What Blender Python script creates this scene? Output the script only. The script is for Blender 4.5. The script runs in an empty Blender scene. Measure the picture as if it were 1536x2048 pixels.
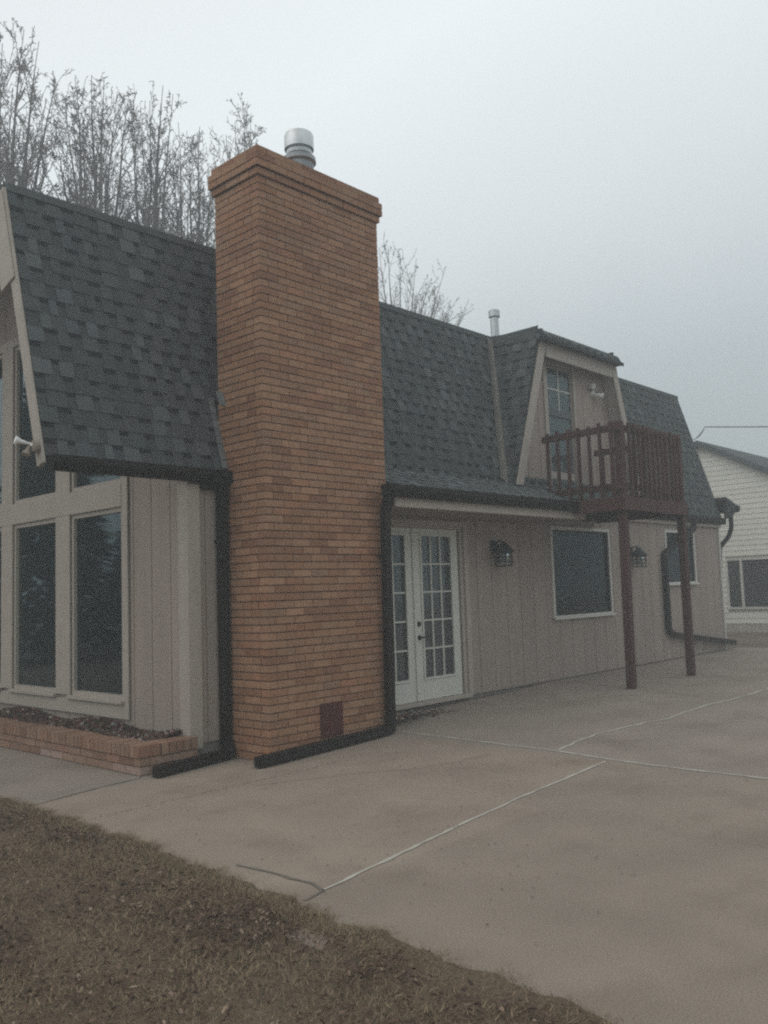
import bpy, math, random
import numpy as np
from mathutils import Vector, Matrix

S = bpy.context.scene
COL = S.collection
random.seed(7)
RNG = np.random.default_rng(11)

# ------------------------------------------------------------------ camera
cam_d = bpy.data.cameras.new("camera"); cam = bpy.data.objects.new("camera", cam_d); COL.objects.link(cam)
F_PX, YAW, PIT, ROL = 1760.29, 0.824972, 0.0905701, -0.0342512
fw = Vector((math.sin(YAW)*math.cos(PIT), math.cos(YAW)*math.cos(PIT), math.sin(PIT)))
rt = Vector((math.cos(YAW), -math.sin(YAW), 0)); up = rt.cross(fw)
r2 = rt*math.cos(ROL) + up*math.sin(ROL); u2 = up*math.cos(ROL) - rt*math.sin(ROL)
cam.matrix_world = Matrix(((r2.x, u2.x, -fw.x, 0), (r2.y, u2.y, -fw.y, 0), (r2.z, u2.z, -fw.z, 1.4), (0, 0, 0, 1)))
cam_d.sensor_fit = 'VERTICAL'; cam_d.sensor_height = 36.0; cam_d.sensor_width = 27.0
cam_d.lens = F_PX/2048*36.0; cam_d.clip_start = 0.05; cam_d.clip_end = 2000
S.camera = cam

# ------------------------------------------------------------------ sky, sun, exposure
SUN_EL, SUN_AZ = math.radians(48), math.radians(-62)      # azimuth measured from +Y towards +X
W = bpy.data.worlds.new("World"); S.world = W; W.use_nodes = True
nt = W.node_tree; nt.nodes.clear()
def N(t, **k):
    n = nt.nodes.new(t)
    for a, b in k.items(): setattr(n, a, b)
    return n
out = N('ShaderNodeOutputWorld'); bg = N('ShaderNodeBackground'); bg.inputs[1].default_value = 1.0
nish = N('ShaderNodeTexSky', sky_type='NISHITA', sun_disc=False); nish.sun_elevation = SUN_EL; nish.sun_rotation = SUN_AZ
nish.dust_density = 6.0; nish.air_density = 1.0
nsc = N('ShaderNodeVectorMath', operation='SCALE'); nsc.inputs[3].default_value = 0.05
nt.links.new(nish.outputs[0], nsc.inputs[0])
tc = N('ShaderNodeTexCoord'); sep = N('ShaderNodeSeparateXYZ'); nt.links.new(tc.outputs['Generated'], sep.inputs[0])
noi = N('ShaderNodeTexNoise'); noi.inputs['Scale'].default_value = 1.6; noi.inputs['Detail'].default_value = 3.0
nt.links.new(tc.outputs['Generated'], noi.inputs['Vector'])
nm = N('ShaderNodeMath', operation='MULTIPLY_ADD'); nm.inputs[1].default_value = 0.20; nm.inputs[2].default_value = -0.10
nt.links.new(noi.outputs['Fac'], nm.inputs[0])
dot = N('ShaderNodeVectorMath', operation='DOT_PRODUCT'); dot.inputs[1].default_value = (-0.10, 0.16, 0.0)   # cloud thins towards north-west
nt.links.new(tc.outputs['Generated'], dot.inputs[0])
a1 = N('ShaderNodeMath', operation='ADD'); nt.links.new(sep.outputs['Z'], a1.inputs[0]); nt.links.new(nm.outputs[0], a1.inputs[1])
a2 = N('ShaderNodeMath', operation='ADD'); nt.links.new(a1.outputs[0], a2.inputs[0]); nt.links.new(dot.outputs['Value'], a2.inputs[1])
ramp = N('ShaderNodeValToRGB'); cr = ramp.color_ramp
cr.elements[0].position = 0.0; cr.elements[0].color = (0.46, 0.53, 0.555, 1)
cr.elements[1].position = 0.20; cr.elements[1].color = (0.63, 0.705, 0.735, 1)
for p, c in ((0.38, (0.93, 0.99, 1.02)), (0.55, (1.10, 1.165, 1.19)), (0.72, (1.02, 1.06, 1.08)), (1.0, (0.66, 0.635, 0.60))):
    e = cr.elements.new(p); e.color = (*c, 1)
nt.links.new(a2.outputs[0], ramp.inputs[0])
mix = N('ShaderNodeMix', data_type='RGBA'); mix.inputs['Factor'].default_value = 0.12
nt.links.new(ramp.outputs[0], mix.inputs['A']); nt.links.new(nsc.outputs[0], mix.inputs['B'])
nt.links.new(mix.outputs['Result'], bg.inputs[0]); nt.links.new(bg.outputs[0], out.inputs[0])

sd = bpy.data.lights.new("sun", 'SUN'); sd.energy = 0.5; sd.angle = math.radians(60); sd.color = (1.0, 0.96, 0.91)
so = bpy.data.objects.new("sun", sd); COL.objects.link(so)
sdir = Vector((math.sin(SUN_AZ)*math.cos(SUN_EL), math.cos(SUN_AZ)*math.cos(SUN_EL), math.sin(SUN_EL)))
so.rotation_euler = sdir.to_track_quat('Z', 'Y').to_euler(); so.location = (-10, 5, 20)

S.view_settings.view_transform = 'Standard'; S.view_settings.look = 'None'
S.view_settings.exposure = 0.0; S.view_settings.gamma = 1.0; S.view_settings.use_curve_mapping = False
S.render.engine = 'CYCLES'
S.cycles.use_denoising = False; S.cycles.use_adaptive_sampling = False
S.cycles.sample_clamp_indirect = 2.0
S.cycles.max_bounces = 8; S.cycles.transparent_max_bounces = 12; S.cycles.volume_bounces = 1
S.cycles.filter_width = 2.2

# ------------------------------------------------------------------ helpers
def g(x):                                   # the ground climbs gently along the house
    return 0.15*min(max((x-4.85)/5.0, 0), 1)

class MB:
    """Collects polygons with a tint; build() links them as ONE mesh object."""
    def __init__(s): s.v = []; s.f = []; s.t = []
    def face(s, pts, tint=(1, 1, 1)):
        n = len(s.v); s.v += [tuple(p) for p in pts]; s.f.append(tuple(range(n, n+len(pts)))); s.t.append(tint)
    def hexa(s, p, tint=(1, 1, 1)):         # p: 4 bottom + 4 top corners, counter-clockwise from above
        n = len(s.v); s.v += [tuple(q) for q in p]
        for q in ((3, 2, 1, 0), (4, 5, 6, 7), (0, 1, 5, 4), (1, 2, 6, 5), (2, 3, 7, 6), (3, 0, 4, 7)):
            s.f.append(tuple(n+i for i in q)); s.t.append(tint)
    def box(s, x0, x1, y0, y1, z0, z1, tint=(1, 1, 1)):
        s.hexa([(x0, y0, z0), (x1, y0, z0), (x1, y1, z0), (x0, y1, z0), (x0, y0, z1), (x1, y0, z1), (x1, y1, z1), (x0, y1, z1)], tint)
    def prism(s, poly, d, tint=(1, 1, 1)):  # poly extruded by vector d
        d = Vector(d); A = [Vector(p) for p in poly]; n = len(A); b = len(s.v)
        s.v += [tuple(p) for p in A] + [tuple(p+d) for p in A]
        s.f.append(tuple(range(b+n-1, b-1, -1))); s.f.append(tuple(range(b+n, b+2*n))); s.t += [tint]*2
        for i in range(n):
            j = (i+1) % n; s.f.append((b+i, b+j, b+n+j, b+n+i)); s.t.append(tint)
    def beam(s, a, b, w, h, upv=(0, 0, 1), tint=(1, 1, 1)):   # rectangular bar from a to b
        a, b = Vector(a), Vector(b); d = (b-a).normalized(); sx = d.cross(Vector(upv)).normalized(); sy = sx.cross(d)
        q = [(-w/2, -h/2), (w/2, -h/2), (w/2, h/2), (-w/2, h/2)]
        s.hexa([a+sx*x+sy*y for x, y in q] + [b+sx*x+sy*y for x, y in q], tint)
    def sweep(s, path, prof, upv=(0, 0, 1), tint=(1, 1, 1), cap=True):   # closed profile swept along a mitred path
        P = [Vector(p) for p in path]; n = len(prof); rings = []
        for i, p in enumerate(P):
            d0 = (P[i]-P[i-1]).normalized() if i else (P[1]-P[0]).normalized()
            d1 = (P[i+1]-P[i]).normalized() if i < len(P)-1 else d0
            t = (d0+d1).normalized(); k = 1/max(0.5, t.dot(d0))
            uv = Vector(upv); sx = t.cross(uv).normalized(); sy = sx.cross(t).normalized()
            rings.append([p + sx*x + sy*(y*k) for x, y in prof])
        b = len(s.v)
        for r in rings: s.v += [tuple(q) for q in r]
        for i in range(len(P)-1):
            for j in range(n):
                j2 = (j+1) % n; s.f.append((b+i*n+j, b+i*n+j2, b+(i+1)*n+j2, b+(i+1)*n+j)); s.t.append(tint)
        if cap:
            s.f.append(tuple(b+j for j in range(n-1, -1, -1))); s.f.append(tuple(b+(len(P)-1)*n+j for j in range(n))); s.t += [tint]*2
    def tube(s, path, rad, n=10, tint=(1, 1, 1), cap=True):
        P = [Vector(p) for p in path]; R = rad if isinstance(rad, (list, tuple)) else [rad]*len(P)
        b = len(s.v); ref = None
        for i, p in enumerate(P):
            t = ((P[min(i+1, len(P)-1)]-P[max(i-1, 0)])).normalized()
            if ref is None: ref = Vector((1, 0, 0)) if abs(t.x) < 0.8 else Vector((0, 1, 0))
            sx = t.cross(ref).normalized(); sy = t.cross(sx)
            for j in range(n):
                a = 2*math.pi*j/n; s.v.append(tuple(p + sx*(R[i]*math.cos(a)) + sy*(R[i]*math.sin(a))))
        for i in range(len(P)-1):
            for j in range(n):
                j2 = (j+1) % n; s.f.append((b+i*n+j, b+i*n+j2, b+(i+1)*n+j2, b+(i+1)*n+j)); s.t.append(tint)
        if cap:
            s.f.append(tuple(b+j for j in range(n-1, -1, -1))); s.f.append(tuple(b+(len(P)-1)*n+j for j in range(n))); s.t += [tint]*2
    def lathe(s, c, prof, n=24, tint=(1, 1, 1), axis=(0, 0, 1)):       # prof: (radius, height along axis)
        c = Vector(c); ax = Vector(axis).normalized(); q = Vector((0, 0, 1)).rotation_difference(ax)
        b = len(s.v)
        for r, h in prof:
            for j in range(n):
                a = 2*math.pi*j/n; s.v.append(tuple(c + q @ Vector((r*math.cos(a), r*math.sin(a), h))))
        for i in range(len(prof)-1):
            for j in range(n):
                j2 = (j+1) % n; s.f.append((b+i*n+j, b+i*n+j2, b+(i+1)*n+j2, b+(i+1)*n+j)); s.t.append(tint)
    def build(s, name, mat, parent=None, smooth=False, bevel=0.0):
        base = Vector((0, 0, 0))
        if parent is not None:
            p = parent
            while p.parent is not None: p = p.parent
            base = Vector(p.location)
        me = bpy.data.meshes.new(name)
        me.from_pydata([(v[0]-base.x, v[1]-base.y, v[2]-base.z) for v in s.v], [], s.f)
        at = me.attributes.new('tint', 'FLOAT_COLOR', 'FACE')
        at.data.foreach_set('color', np.array([(*t, 1.0) for t in s.t], dtype=np.float32).ravel())
        if smooth: me.polygons.foreach_set('use_smooth', [True]*len(me.polygons))
        me.materials.append(mat); me.update()
        o = bpy.data.objects.new(name, me); COL.objects.link(o)
        if parent is not None: o.parent = parent
        if smooth == 'auto':
            m = o.modifiers.new('edges', 'EDGE_SPLIT'); m.split_angle = math.radians(35)
        if bevel:
            m = o.modifiers.new('bevel', 'BEVEL'); m.width = bevel; m.segments = 2; m.limit_method = 'ANGLE'
        return o

def thing(name, loc, label, cat, group=None):
    o = bpy.data.objects.new(name, None); COL.objects.link(o); o.location = loc; o.empty_display_size = 0.2
    o['label'] = label; o['category'] = cat
    if group: o['group'] = group
    bpy.context.view_layer.update()
    return o
def tag(o, label, cat, group=None):
    o['label'] = label; o['category'] = cat
    if group: o['group'] = group
    return o
def kind(o, k, label=None, cat=None):
    o['kind'] = k
    if label: o['label'] = label
    if cat: o['category'] = cat
    return o

# ------------------------------------------------------------------ materials
def material(name, col, rough=0.7, var=0.12, scale=6.0, bump=0.0, bscale=60.0, spec=0.35, metal=0.0, blotch=None, fine=0.0, fscale=150.0, streak=False, coat=0.0):
    m = bpy.data.materials.new(name); m.use_nodes = True; t = m.node_tree; ns = t.nodes; L = t.links
    p = ns['Principled BSDF']; p.inputs['Roughness'].default_value = rough; p.inputs['Metallic'].default_value = metal
    p.inputs['Specular IOR Level'].default_value = spec; p.inputs['Coat Weight'].default_value = coat
    at = ns.new('ShaderNodeAttribute'); at.attribute_name = 'tint'
    rgb = ns.new('ShaderNodeRGB'); rgb.outputs[0].default_value = (*col, 1)
    mu = ns.new('ShaderNodeMix'); mu.data_type = 'RGBA'; mu.blend_type = 'MULTIPLY'; mu.inputs['Factor'].default_value = 1
    L.new(rgb.outputs[0], mu.inputs['A']); L.new(at.outputs['Color'], mu.inputs['B'])
    tcn = ns.new('ShaderNodeTexCoord'); mp = ns.new('ShaderNodeMapping'); L.new(tcn.outputs['Object'], mp.inputs[0])
    if streak: mp.inputs['Scale'].default_value = (1, 1, 0.12)
    n1 = ns.new('ShaderNodeTexNoise'); n1.inputs['Scale'].default_value = scale; n1.inputs['Detail'].default_value = 5; L.new(mp.outputs[0], n1.inputs['Vector'])
    mr = ns.new('ShaderNodeMapRange'); mr.inputs['From Min'].default_value = 0.25; mr.inputs['From Max'].default_value = 0.75
    mr.inputs['To Min'].default_value = 1-var; mr.inputs['To Max'].default_value = 1+var; L.new(n1.outputs['Fac'], mr.inputs['Value'])
    sc = ns.new('ShaderNodeVectorMath'); sc.operation = 'SCALE'; L.new(mu.outputs['Result'], sc.inputs[0]); L.new(mr.outputs[0], sc.inputs[3])
    last = sc.outputs[0]
    if fine:
        n2 = ns.new('ShaderNodeTexNoise'); n2.inputs['Scale'].default_value = fscale; n2.inputs['Detail'].default_value = 3; L.new(tcn.outputs['Object'], n2.inputs['Vector'])
        m2 = ns.new('ShaderNodeMapRange'); m2.inputs['From Min'].default_value = 0.3; m2.inputs['From Max'].default_value = 0.7
        m2.inputs['To Min'].default_value = 1-fine; m2.inputs['To Max'].default_value = 1+fine; L.new(n2.outputs['Fac'], m2.inputs['Value'])
        s2 = ns.new('ShaderNodeVectorMath'); s2.operation = 'SCALE'; L.new(last, s2.inputs[0]); L.new(m2.outputs[0], s2.inputs[3]); last = s2.outputs[0]
    if blotch:
        bc, bs, lo, hi = blotch
        n3 = ns.new('ShaderNodeTexNoise'); n3.inputs['Scale'].default_value = bs; n3.inputs['Detail'].default_value = 6; n3.inputs['Roughness'].default_value = 0.6; L.new(tcn.outputs['Object'], n3.inputs['Vector'])
        m3 = ns.new('ShaderNodeMapRange'); m3.inputs['From Min'].default_value = lo; m3.inputs['From Max'].default_value = hi; L.new(n3.outputs['Fac'], m3.inputs['Value'])
        x3 = ns.new('ShaderNodeMix'); x3.data_type = 'RGBA'; L.new(m3.outputs[0], x3.inputs['Factor']); L.new(last, x3.inputs['A']); x3.inputs['B'].default_value = (*bc, 1); last = x3.outputs['Result']
    L.new(last, p.inputs['Base Color'])
    if bump:
        nb = ns.new('ShaderNodeTexNoise'); nb.inputs['Scale'].default_value = bscale; nb.inputs['Detail'].default_value = 4; L.new(tcn.outputs['Object'], nb.inputs['Vector'])
        b = ns.new('ShaderNodeBump'); b.inputs['Strength'].default_value = bump; b.inputs['Distance'].default_value = 0.01; L.new(nb.outputs['Fac'], b.inputs['Height']); L.new(b.outputs[0], p.inputs['Normal'])
    return m

M_BRICK = material('brick', (0.338, 0.194, 0.123), 0.85, 0.10, 30, 0.5, 90, 0.2, fine=0.16, fscale=120, blotch=((0.17, 0.105, 0.082), 1.3, 0.56, 1.05))
M_SHING = material('shingle', (0.075, 0.083, 0.083), 0.92, 0.10, 5, 0.5, 220, 0.2, fine=0.28, fscale=260)
M_SIDE = material('siding', (0.335, 0.276, 0.235), 0.7, 0.09, 6, 0.25, 70, 0.3, streak=True)
M_TRIM = material('trim_paint', (0.40, 0.35, 0.30), 0.6, 0.07, 5, 0.1, 60, 0.35)
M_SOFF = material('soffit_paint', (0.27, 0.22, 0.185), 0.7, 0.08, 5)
M_BROWN = material('brown_metal', (0.016, 0.011, 0.010), 0.55, 0.2, 6, 0.05, 30, 0.18)
M_RED = material('redwood_stain', (0.080, 0.036, 0.030), 0.75, 0.22, 9, 0.25, 40, 0.25, streak=True)
M_DOOR = material('door_white', (0.60, 0.595, 0.53), 0.45, 0.04, 4, 0, 60, 0.4)
M_VINYL = material('vinyl_frame', (0.60, 0.58, 0.53), 0.45, 0.05, 4)
M_LAP = material('lap_siding', (0.74, 0.72, 0.645), 0.6, 0.04, 3)
M_GALV = material('galvanised', (0.55, 0.57, 0.58), 0.40, 0.12, 12, 0.05, 20, 0.5, metal=0.9)
M_FLUE = material('flue_metal', (0.28, 0.29, 0.30), 0.5, 0.2, 12, metal=0.7)
M_DULL = material('dull_flue', (0.12, 0.125, 0.13), 0.55, 0.2, 12, metal=0.6)
M_RUST = material('rusty_plate', (0.085, 0.028, 0.022), 0.8, 0.25, 14, 0.3, 50, 0.2)
M_BLACK = material('black_iron', (0.016, 0.016, 0.017), 0.6, 0.2, 20)
M_CONC = material('concrete', (0.285, 0.241, 0.202), 0.9, 0.12, 1.6, 0.25, 320, 0.2, blotch=((0.19, 0.155, 0.122), 1.7, 0.52, 0.90), fine=0.30, fscale=150)
M_FOUND = material('foundation', (0.20, 0.185, 0.165), 0.9, 0.15, 6, 0.3, 80, 0.2)
M_JOINT = material('joint_sealant', (0.48, 0.46, 0.40), 0.8, 0.18, 7, 0.3, 60, 0.2)
M_CRACK_SHADE = material('crack_dirt_base_shade', (0.165, 0.142, 0.12), 0.95, 0.2, 8)
M_DIRT = material('dirt', (0.17, 0.135, 0.105), 0.95, 0.2, 0.6, 0.5, 40, 0.15, fine=0.2, fscale=30)
M_SOIL = material('lawn_soil', (0.125, 0.095, 0.066), 0.95, 0.3, 3, 0.6, 50, 0.1, fine=0.3, fscale=60)
M_GRASS = material('dry_grass', (1, 1, 1), 0.85, 0.2, 2.0, 0, 10, 0.15)
M_LEAF = material('dead_leaf', (1, 1, 1), 0.85, 0.15, 40, 0, 10, 0.2)
M_MULCH = material('mulch', (1, 1, 1), 0.95, 0.2, 30, 0.4, 60, 0.15)
M_BARK = material('bark', (0.185, 0.165, 0.15), 0.95, 0.2, 8, 0.5, 30, 0.1)
M_TWIG = material('twig', (0.20, 0.182, 0.172), 0.95, 0.15, 4)
M_NEED = material('needles', (0.03, 0.042, 0.028), 0.9, 0.25, 2)
M_BULB = material('lamp_glass', (0.75, 0.75, 0.72), 0.25, 0.05, 10, spec=0.5)
M_CURT = material('curtain', (0.74, 0.71, 0.64), 0.9, 0.06, 4)
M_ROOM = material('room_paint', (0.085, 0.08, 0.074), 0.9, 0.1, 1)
M_FLASH = material('flashing', (0.16, 0.165, 0.16), 0.5, 0.15, 9, metal=0.5)
M_COPING = M_BRICK

def glass_mat(name, tint, refl=1.0, through=0.75, dirt=(0.026, 0.036, 0.037)):
    m = bpy.data.materials.new(name); m.use_nodes = True; t = m.node_tree; ns = t.nodes; L = t.links
    ns.remove(ns['Principled BSDF']); o = ns['Material Output']
    fr = ns.new('ShaderNodeFresnel'); fr.inputs[0].default_value = 1.55
    mp = ns.new('ShaderNodeMath'); mp.operation = 'MULTIPLY'; mp.inputs[1].default_value = 1.7*refl; mp.use_clamp = True; L.new(fr.outputs[0], mp.inputs[0])
    gl = ns.new('ShaderNodeBsdfGlossy'); gl.inputs['Roughness'].default_value = 0.03; gl.inputs['Color'].default_value = (0.72, 0.88, 0.92, 1)
    tr = ns.new('ShaderNodeBsdfTransparent'); tr.inputs['Color'].default_value = (*tint, 1)
    df = ns.new('ShaderNodeBsdfDiffuse'); df.inputs['Color'].default_value = (*dirt, 1)
    m1 = ns.new('ShaderNodeMixShader'); m1.inputs[0].default_value = through; L.new(df.outputs[0], m1.inputs[1]); L.new(tr.outputs[0], m1.inputs[2])
    m2 = ns.new('ShaderNodeMixShader'); L.new(mp.outputs[0], m2.inputs[0]); L.new(m1.outputs[0], m2.inputs[1]); L.new(gl.outputs[0], m2.inputs[2])
    tcn = ns.new('ShaderNodeTexCoord'); nb = ns.new('ShaderNodeTexNoise'); nb.inputs['Scale'].default_value = 1.3; L.new(tcn.outputs['Object'], nb.inputs['Vector'])
    b = ns.new('ShaderNodeBump'); b.inputs['Strength'].default_value = 0.02; b.inputs['Distance'].default_value = 0.05; L.new(nb.outputs['Fac'], b.inputs['Height']); L.new(b.outputs[0], gl.inputs['Normal'])
    L.new(m2.outputs[0], o.inputs[0])
    return m
M_GLASS = glass_mat('window_glass', (0.36, 0.52, 0.52), 0.95, 0.80)
M_GLASS2 = glass_mat('screened_glass', (0.22, 0.25, 0.26), 0.25, 0.6, (0.075, 0.076, 0.072))
M_GLASS3 = glass_mat('clear_glass', (0.8, 0.84, 0.84), 0.7, 0.70, (0.24, 0.25, 0.25))
M_GLASS4 = glass_mat('storm_glass', (0.95, 0.97, 0.97), 0.6, 0.82, (0.36, 0.38, 0.37))

# ------------------------------------------------------------------ ground, patio, lawn
def strip_sheet(name, xs, y0, y1, dz, mat):
    mb = MB()
    for a, b in zip(xs[:-1], xs[1:]):
        mb.face([(a, y0, g(a)+dz), (b, y0, g(b)+dz), (b, y1, g(b)+dz), (a, y1, g(a)+dz)])
    return mb.build(name, mat)
kind(strip_sheet('ground', [-140, -20, 4.85, 9.85, 30, 140], -140, 140, -0.04, M_DIRT), 'structure')
mb = MB()
for a, b, y0, y1, t in ((2.45, 4.85, -6, 3.19, 0), (4.85, 6.24, -6, 3.5, 0), (2.45, 3.9, 3.19, 3.33, 0), (2.45, 4.85, 3.19, 6.2, 1), (4.85, 6.38, 3.5, 6.46, 1), (2.45, 4.85, 6.2, 6.46, 3),
                        (6.24, 7.35, -6, 6.46, 2), (7.35, 9.85, -6, 6.46, 2), (9.85, 16.6, -6, 6.46, 2)):
    if (a, y0) == (2.45, 3.19) and y1 == 3.33: continue
    if (a, b) == (4.85, 6.38): b = 6.24
    tint = [(0.95, 0.94, 0.92), (1.05, 1.02, 0.98), (1.0, 1.0, 1.0), (0.96, 0.98, 0.98)][t]
    mb.face([(a, y0, g(a)), (b, y0, g(b)), (b, y1, g(b)), (a, y1, g(a))], tint)
kind(mb.build('patio', M_CONC), 'structure')
kind(strip_sheet('path', [2.3, 3.9, 4.43], 6.46, 16, 0.0, M_CONC), 'structure')

def ribbon(mb, pts, w, dz, jit=0.0, seed=1, tint=(1, 1, 1)):
    rnd = random.Random(seed); P = []
    for (x0, y0), (x1, y1) in zip(pts[:-1], pts[1:]):
        d = math.hypot(x1-x0, y1-y0); n = max(1, int(d/0.07))
        for i in range(n): P.append((x0+(x1-x0)*i/n, y0+(y1-y0)*i/n))
    P.append(pts[-1]); L = []; R = []
    off = 0.0
    for i, (x, y) in enumerate(P):
        a = P[max(i-1, 0)]; b = P[min(i+1, len(P)-1)]; d = math.hypot(b[0]-a[0], b[1]-a[1]) or 1
        nx, ny = -(b[1]-a[1])/d, (b[0]-a[0])/d
        off = off*0.85 + rnd.uniform(-jit, jit); ww = w*rnd.uniform(0.6, 1.35)/2
        L.append((x+nx*(off+ww), y+ny*(off+ww))); R.append((x+nx*(off-ww), y+ny*(off-ww)))
    for i in range(len(P)-1):
        mb.face([(*R[i], g(R[i][0])+dz), (*R[i+1], g(R[i+1][0])+dz), (*L[i+1], g(L[i+1][0])+dz), (*L[i], g(L[i][0])+dz)], tint)
SEAMS = [([(6.43, 5.80), (6.38, 4.83), (6.353, 4.02), (6.26, 3.5), (6.234, 2.84), (6.248, 2.3), (6.2, 0.5), (6.2, -3)], 0.028, 0.006, 'pale sealed patio seam running out from the chimney'),
         ([(2.93, 3.19), (3.885, 3.32), (4.926, 3.461), (6.20, 3.50)], 0.022, 0.005, 'pale sealed patio seam running from the lawn corner to the middle'),
         ([(6.40, 4.03), (7.10, 4.095), (7.53, 4.03), (8.085, 3.90), (8.6, 3.876), (8.89, 3.90), (9.32, 3.81), (9.87, 3.757), (10.85, 3.77), (13, 3.7)], 0.028, 0.014, 'pale sealed jagged crack wandering across the far patio')]
for i, (p, w, j, lab) in enumerate(SEAMS):
    mb = MB(); ribbon(mb, p, w, 0.004, j, i+3); kind(mb.build('patio_seam', M_JOINT), 'structure')
mb = MB(); ribbon(mb, [(2.5, 6.02), (3.0, 6.14), (3.5, 6.257), (3.88, 6.30)], 0.018, 0.004, 0.003, 9)
ribbon(mb, [(2.93, 3.85), (2.953, 3.52), (2.952, 3.3), (2.92, 3.19), (2.78, 3.17)], 0.020, 0.004, 0.01, 10)
ribbon(mb, [(10.1, 6.05), (9.74, 4.99), (9.5, 4.15)], 0.010, 0.004, 0.003, 12)
ribbon(mb, [(8.42, 6.425), (15.9, 6.425)], 0.035, 0.003, 0.006, 77, (0.62, 0.6, 0.58))  # contact shade painted as a dark strip along the foot of the front wall
ribbon(mb, [(4.80, 5.845), (6.40, 5.845)], 0.03, 0.003, 0.006, 78, (0.62, 0.6, 0.58))  # dark strip painting the contact shade where the chimney meets the patio
for q in ([(4.2, 5.3), (4.9, 5.0), (5.3, 4.6), (6.0, 4.45)], [(8.2, 5.9), (8.7, 5.2), (9.2, 5.1), (9.6, 4.6)]):
    ribbon(mb, q, 0.006, 0.004, 0.012, int(q[0][0]*10), (1.15, 1.15, 1.15))
kind(mb.build('patio_crack_base_shade', M_CRACK_SHADE), 'structure')

# lawn: soil sheet, blades and leaves
EDGE = [(2.80, 9.5), (2.80, 6.87), (2.85, 6.5), (2.88, 5.95), (2.866, 5.3), (2.81, 4.475), (2.77, 3.94), (2.783, 3.55), (2.75, 3.2), (2.67, 2.92), (2.70, 2.6), (2.63, 2.3), (2.65, 1.96), (2.63, 1.74), (2.62, 1.46), (2.62, 0.8), (2.62, -4)]
EY = np.array([p[1] for p in EDGE])[::-1]; EX = np.array([p[0] for p in EDGE])[::-1]
def edge_x(y): return np.interp(y, EY, EX)+0.010*np.sin(8.3*y+0.6)+0.014*np.sin(3.1*y)+0.016*np.sin(19.7*y)+0.010*np.sin(41*y+1.3)
def lawn_z(x, y):
    return 0.012 + 0.012*np.sin(x*2.1+0.7*y)*np.cos(y*1.7-x) + 0.008*np.sin(5.3*x+1.1)*np.sin(4.1*y)
mb = MB(); ny, nx = 240, 26
ys = np.linspace(-4, 9.5, ny); lawn_vals = []
for i in range(ny-1):
    for j in range(nx-1):
        q = []
        for (a, b) in ((i, j), (i, j+1), (i+1, j+1), (i+1, j)):
            y = ys[a]; ex = edge_x(y)+0.02; x = -8+(ex+8)*(1-(1-b/(nx-1))**2)
            z = float(lawn_z(x, y)) if b < nx-1 else 0.003
            q.append((x, y, z))
        mb.face(q)
kind(mb.build('lawn', M_SOIL, smooth=True), 'structure')

def scatter_mesh(name, verts, faces_n, tints, mat):
    """verts (n*k,3) with k verts per face; one mesh."""
    k = faces_n; nf = len(verts)//k
    me = bpy.data.meshes.new(name)
    me.vertices.add(len(verts)); me.vertices.foreach_set('co', verts.astype(np.float32).ravel())
    me.loops.add(len(verts)); me.loops.foreach_set('vertex_index', np.arange(len(verts), dtype=np.int32))
    me.polygons.add(nf); me.polygons.foreach_set('loop_start', np.arange(0, len(verts), k, dtype=np.int32))
    me.polygons.foreach_set('loop_total', np.full(nf, k, dtype=np.int32))
    at = me.attributes.new('tint', 'FLOAT_COLOR', 'FACE')
    at.data.foreach_set('color', np.concatenate([tints, np.ones((nf, 1))], 1).astype(np.float32).ravel())
    me.materials.append(mat); me.update(); me.validate()
    o = bpy.data.objects.new(name, me); COL.objects.link(o); return o

def clumpy(x, y, s=1.0, ph=0.0):
    return 0.5+0.25*np.sin(x*3.1*s+1.3*y*s+ph)*np.cos(2.3*y*s-1.7*x*s+ph)+0.25*np.sin(7.1*x*s-3.3*y*s+2+ph)*np.cos(5.7*y*s+4.1*x*s)
nb_ = 260000
y = RNG.uniform(0.6, 8.5, nb_); dmax = np.clip(3.3+0*y, 0.5, 4)
x = edge_x(y) - np.abs(RNG.normal(0, 1, nb_))*0.02 - RNG.uniform(0, 1, nb_)**1.1*3.0 + RNG.normal(0, 0.035, nb_)
keep = (x*0.735+y*0.68 > 1.2)
x, y = x[keep], y[keep]; n = len(x)
cl = clumpy(x, y)
keep = RNG.uniform(0, 1, n) < (0.35+0.75*cl); x, y, cl = x[keep], y[keep], cl[keep]; n = len(x)
h = RNG.uniform(0.008, 0.024, n)*(0.6+0.8*cl); a = RNG.uniform(0, 2*np.pi, n); lean = RNG.uniform(0.5, 2.4, n); w = RNG.uniform(0.0014, 0.0032, n)
bz = lawn_z(x, y)-0.004
bx, by = np.cos(a), np.sin(a)
V = np.zeros((n, 3, 3))
V[:, 0] = np.stack([x-by*w, y+bx*w, bz], 1); V[:, 1] = np.stack([x+by*w, y-bx*w, bz], 1)
V[:, 2] = np.stack([x+bx*h*lean, y+by*h*lean, bz+h], 1)
mixg = np.clip(RNG.normal(0.5, 0.28, n)+0.3*(clumpy(x, y, 0.6, 2)-0.5), 0, 1)[:, None]
straw = np.array([0.28, 0.205, 0.13]); olive = np.array([0.105, 0.09, 0.06]); brown = np.array([0.155, 0.112, 0.08])
tint = straw*mixg + olive*(1-mixg); bsel = RNG.uniform(0, 1, n) < 0.3; tint[bsel] = brown
tint *= RNG.uniform(0.8, 1.7, (n, 1))
ne = 26000                                            # thin straw fringe creeping over the concrete edge
ye = RNG.uniform(0.6, 8.5, ne); xe = edge_x(ye)+RNG.normal(-0.06, 0.05, ne)+0.02*np.sin(ye*7)+0.015*np.sin(ye*17+1)
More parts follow.
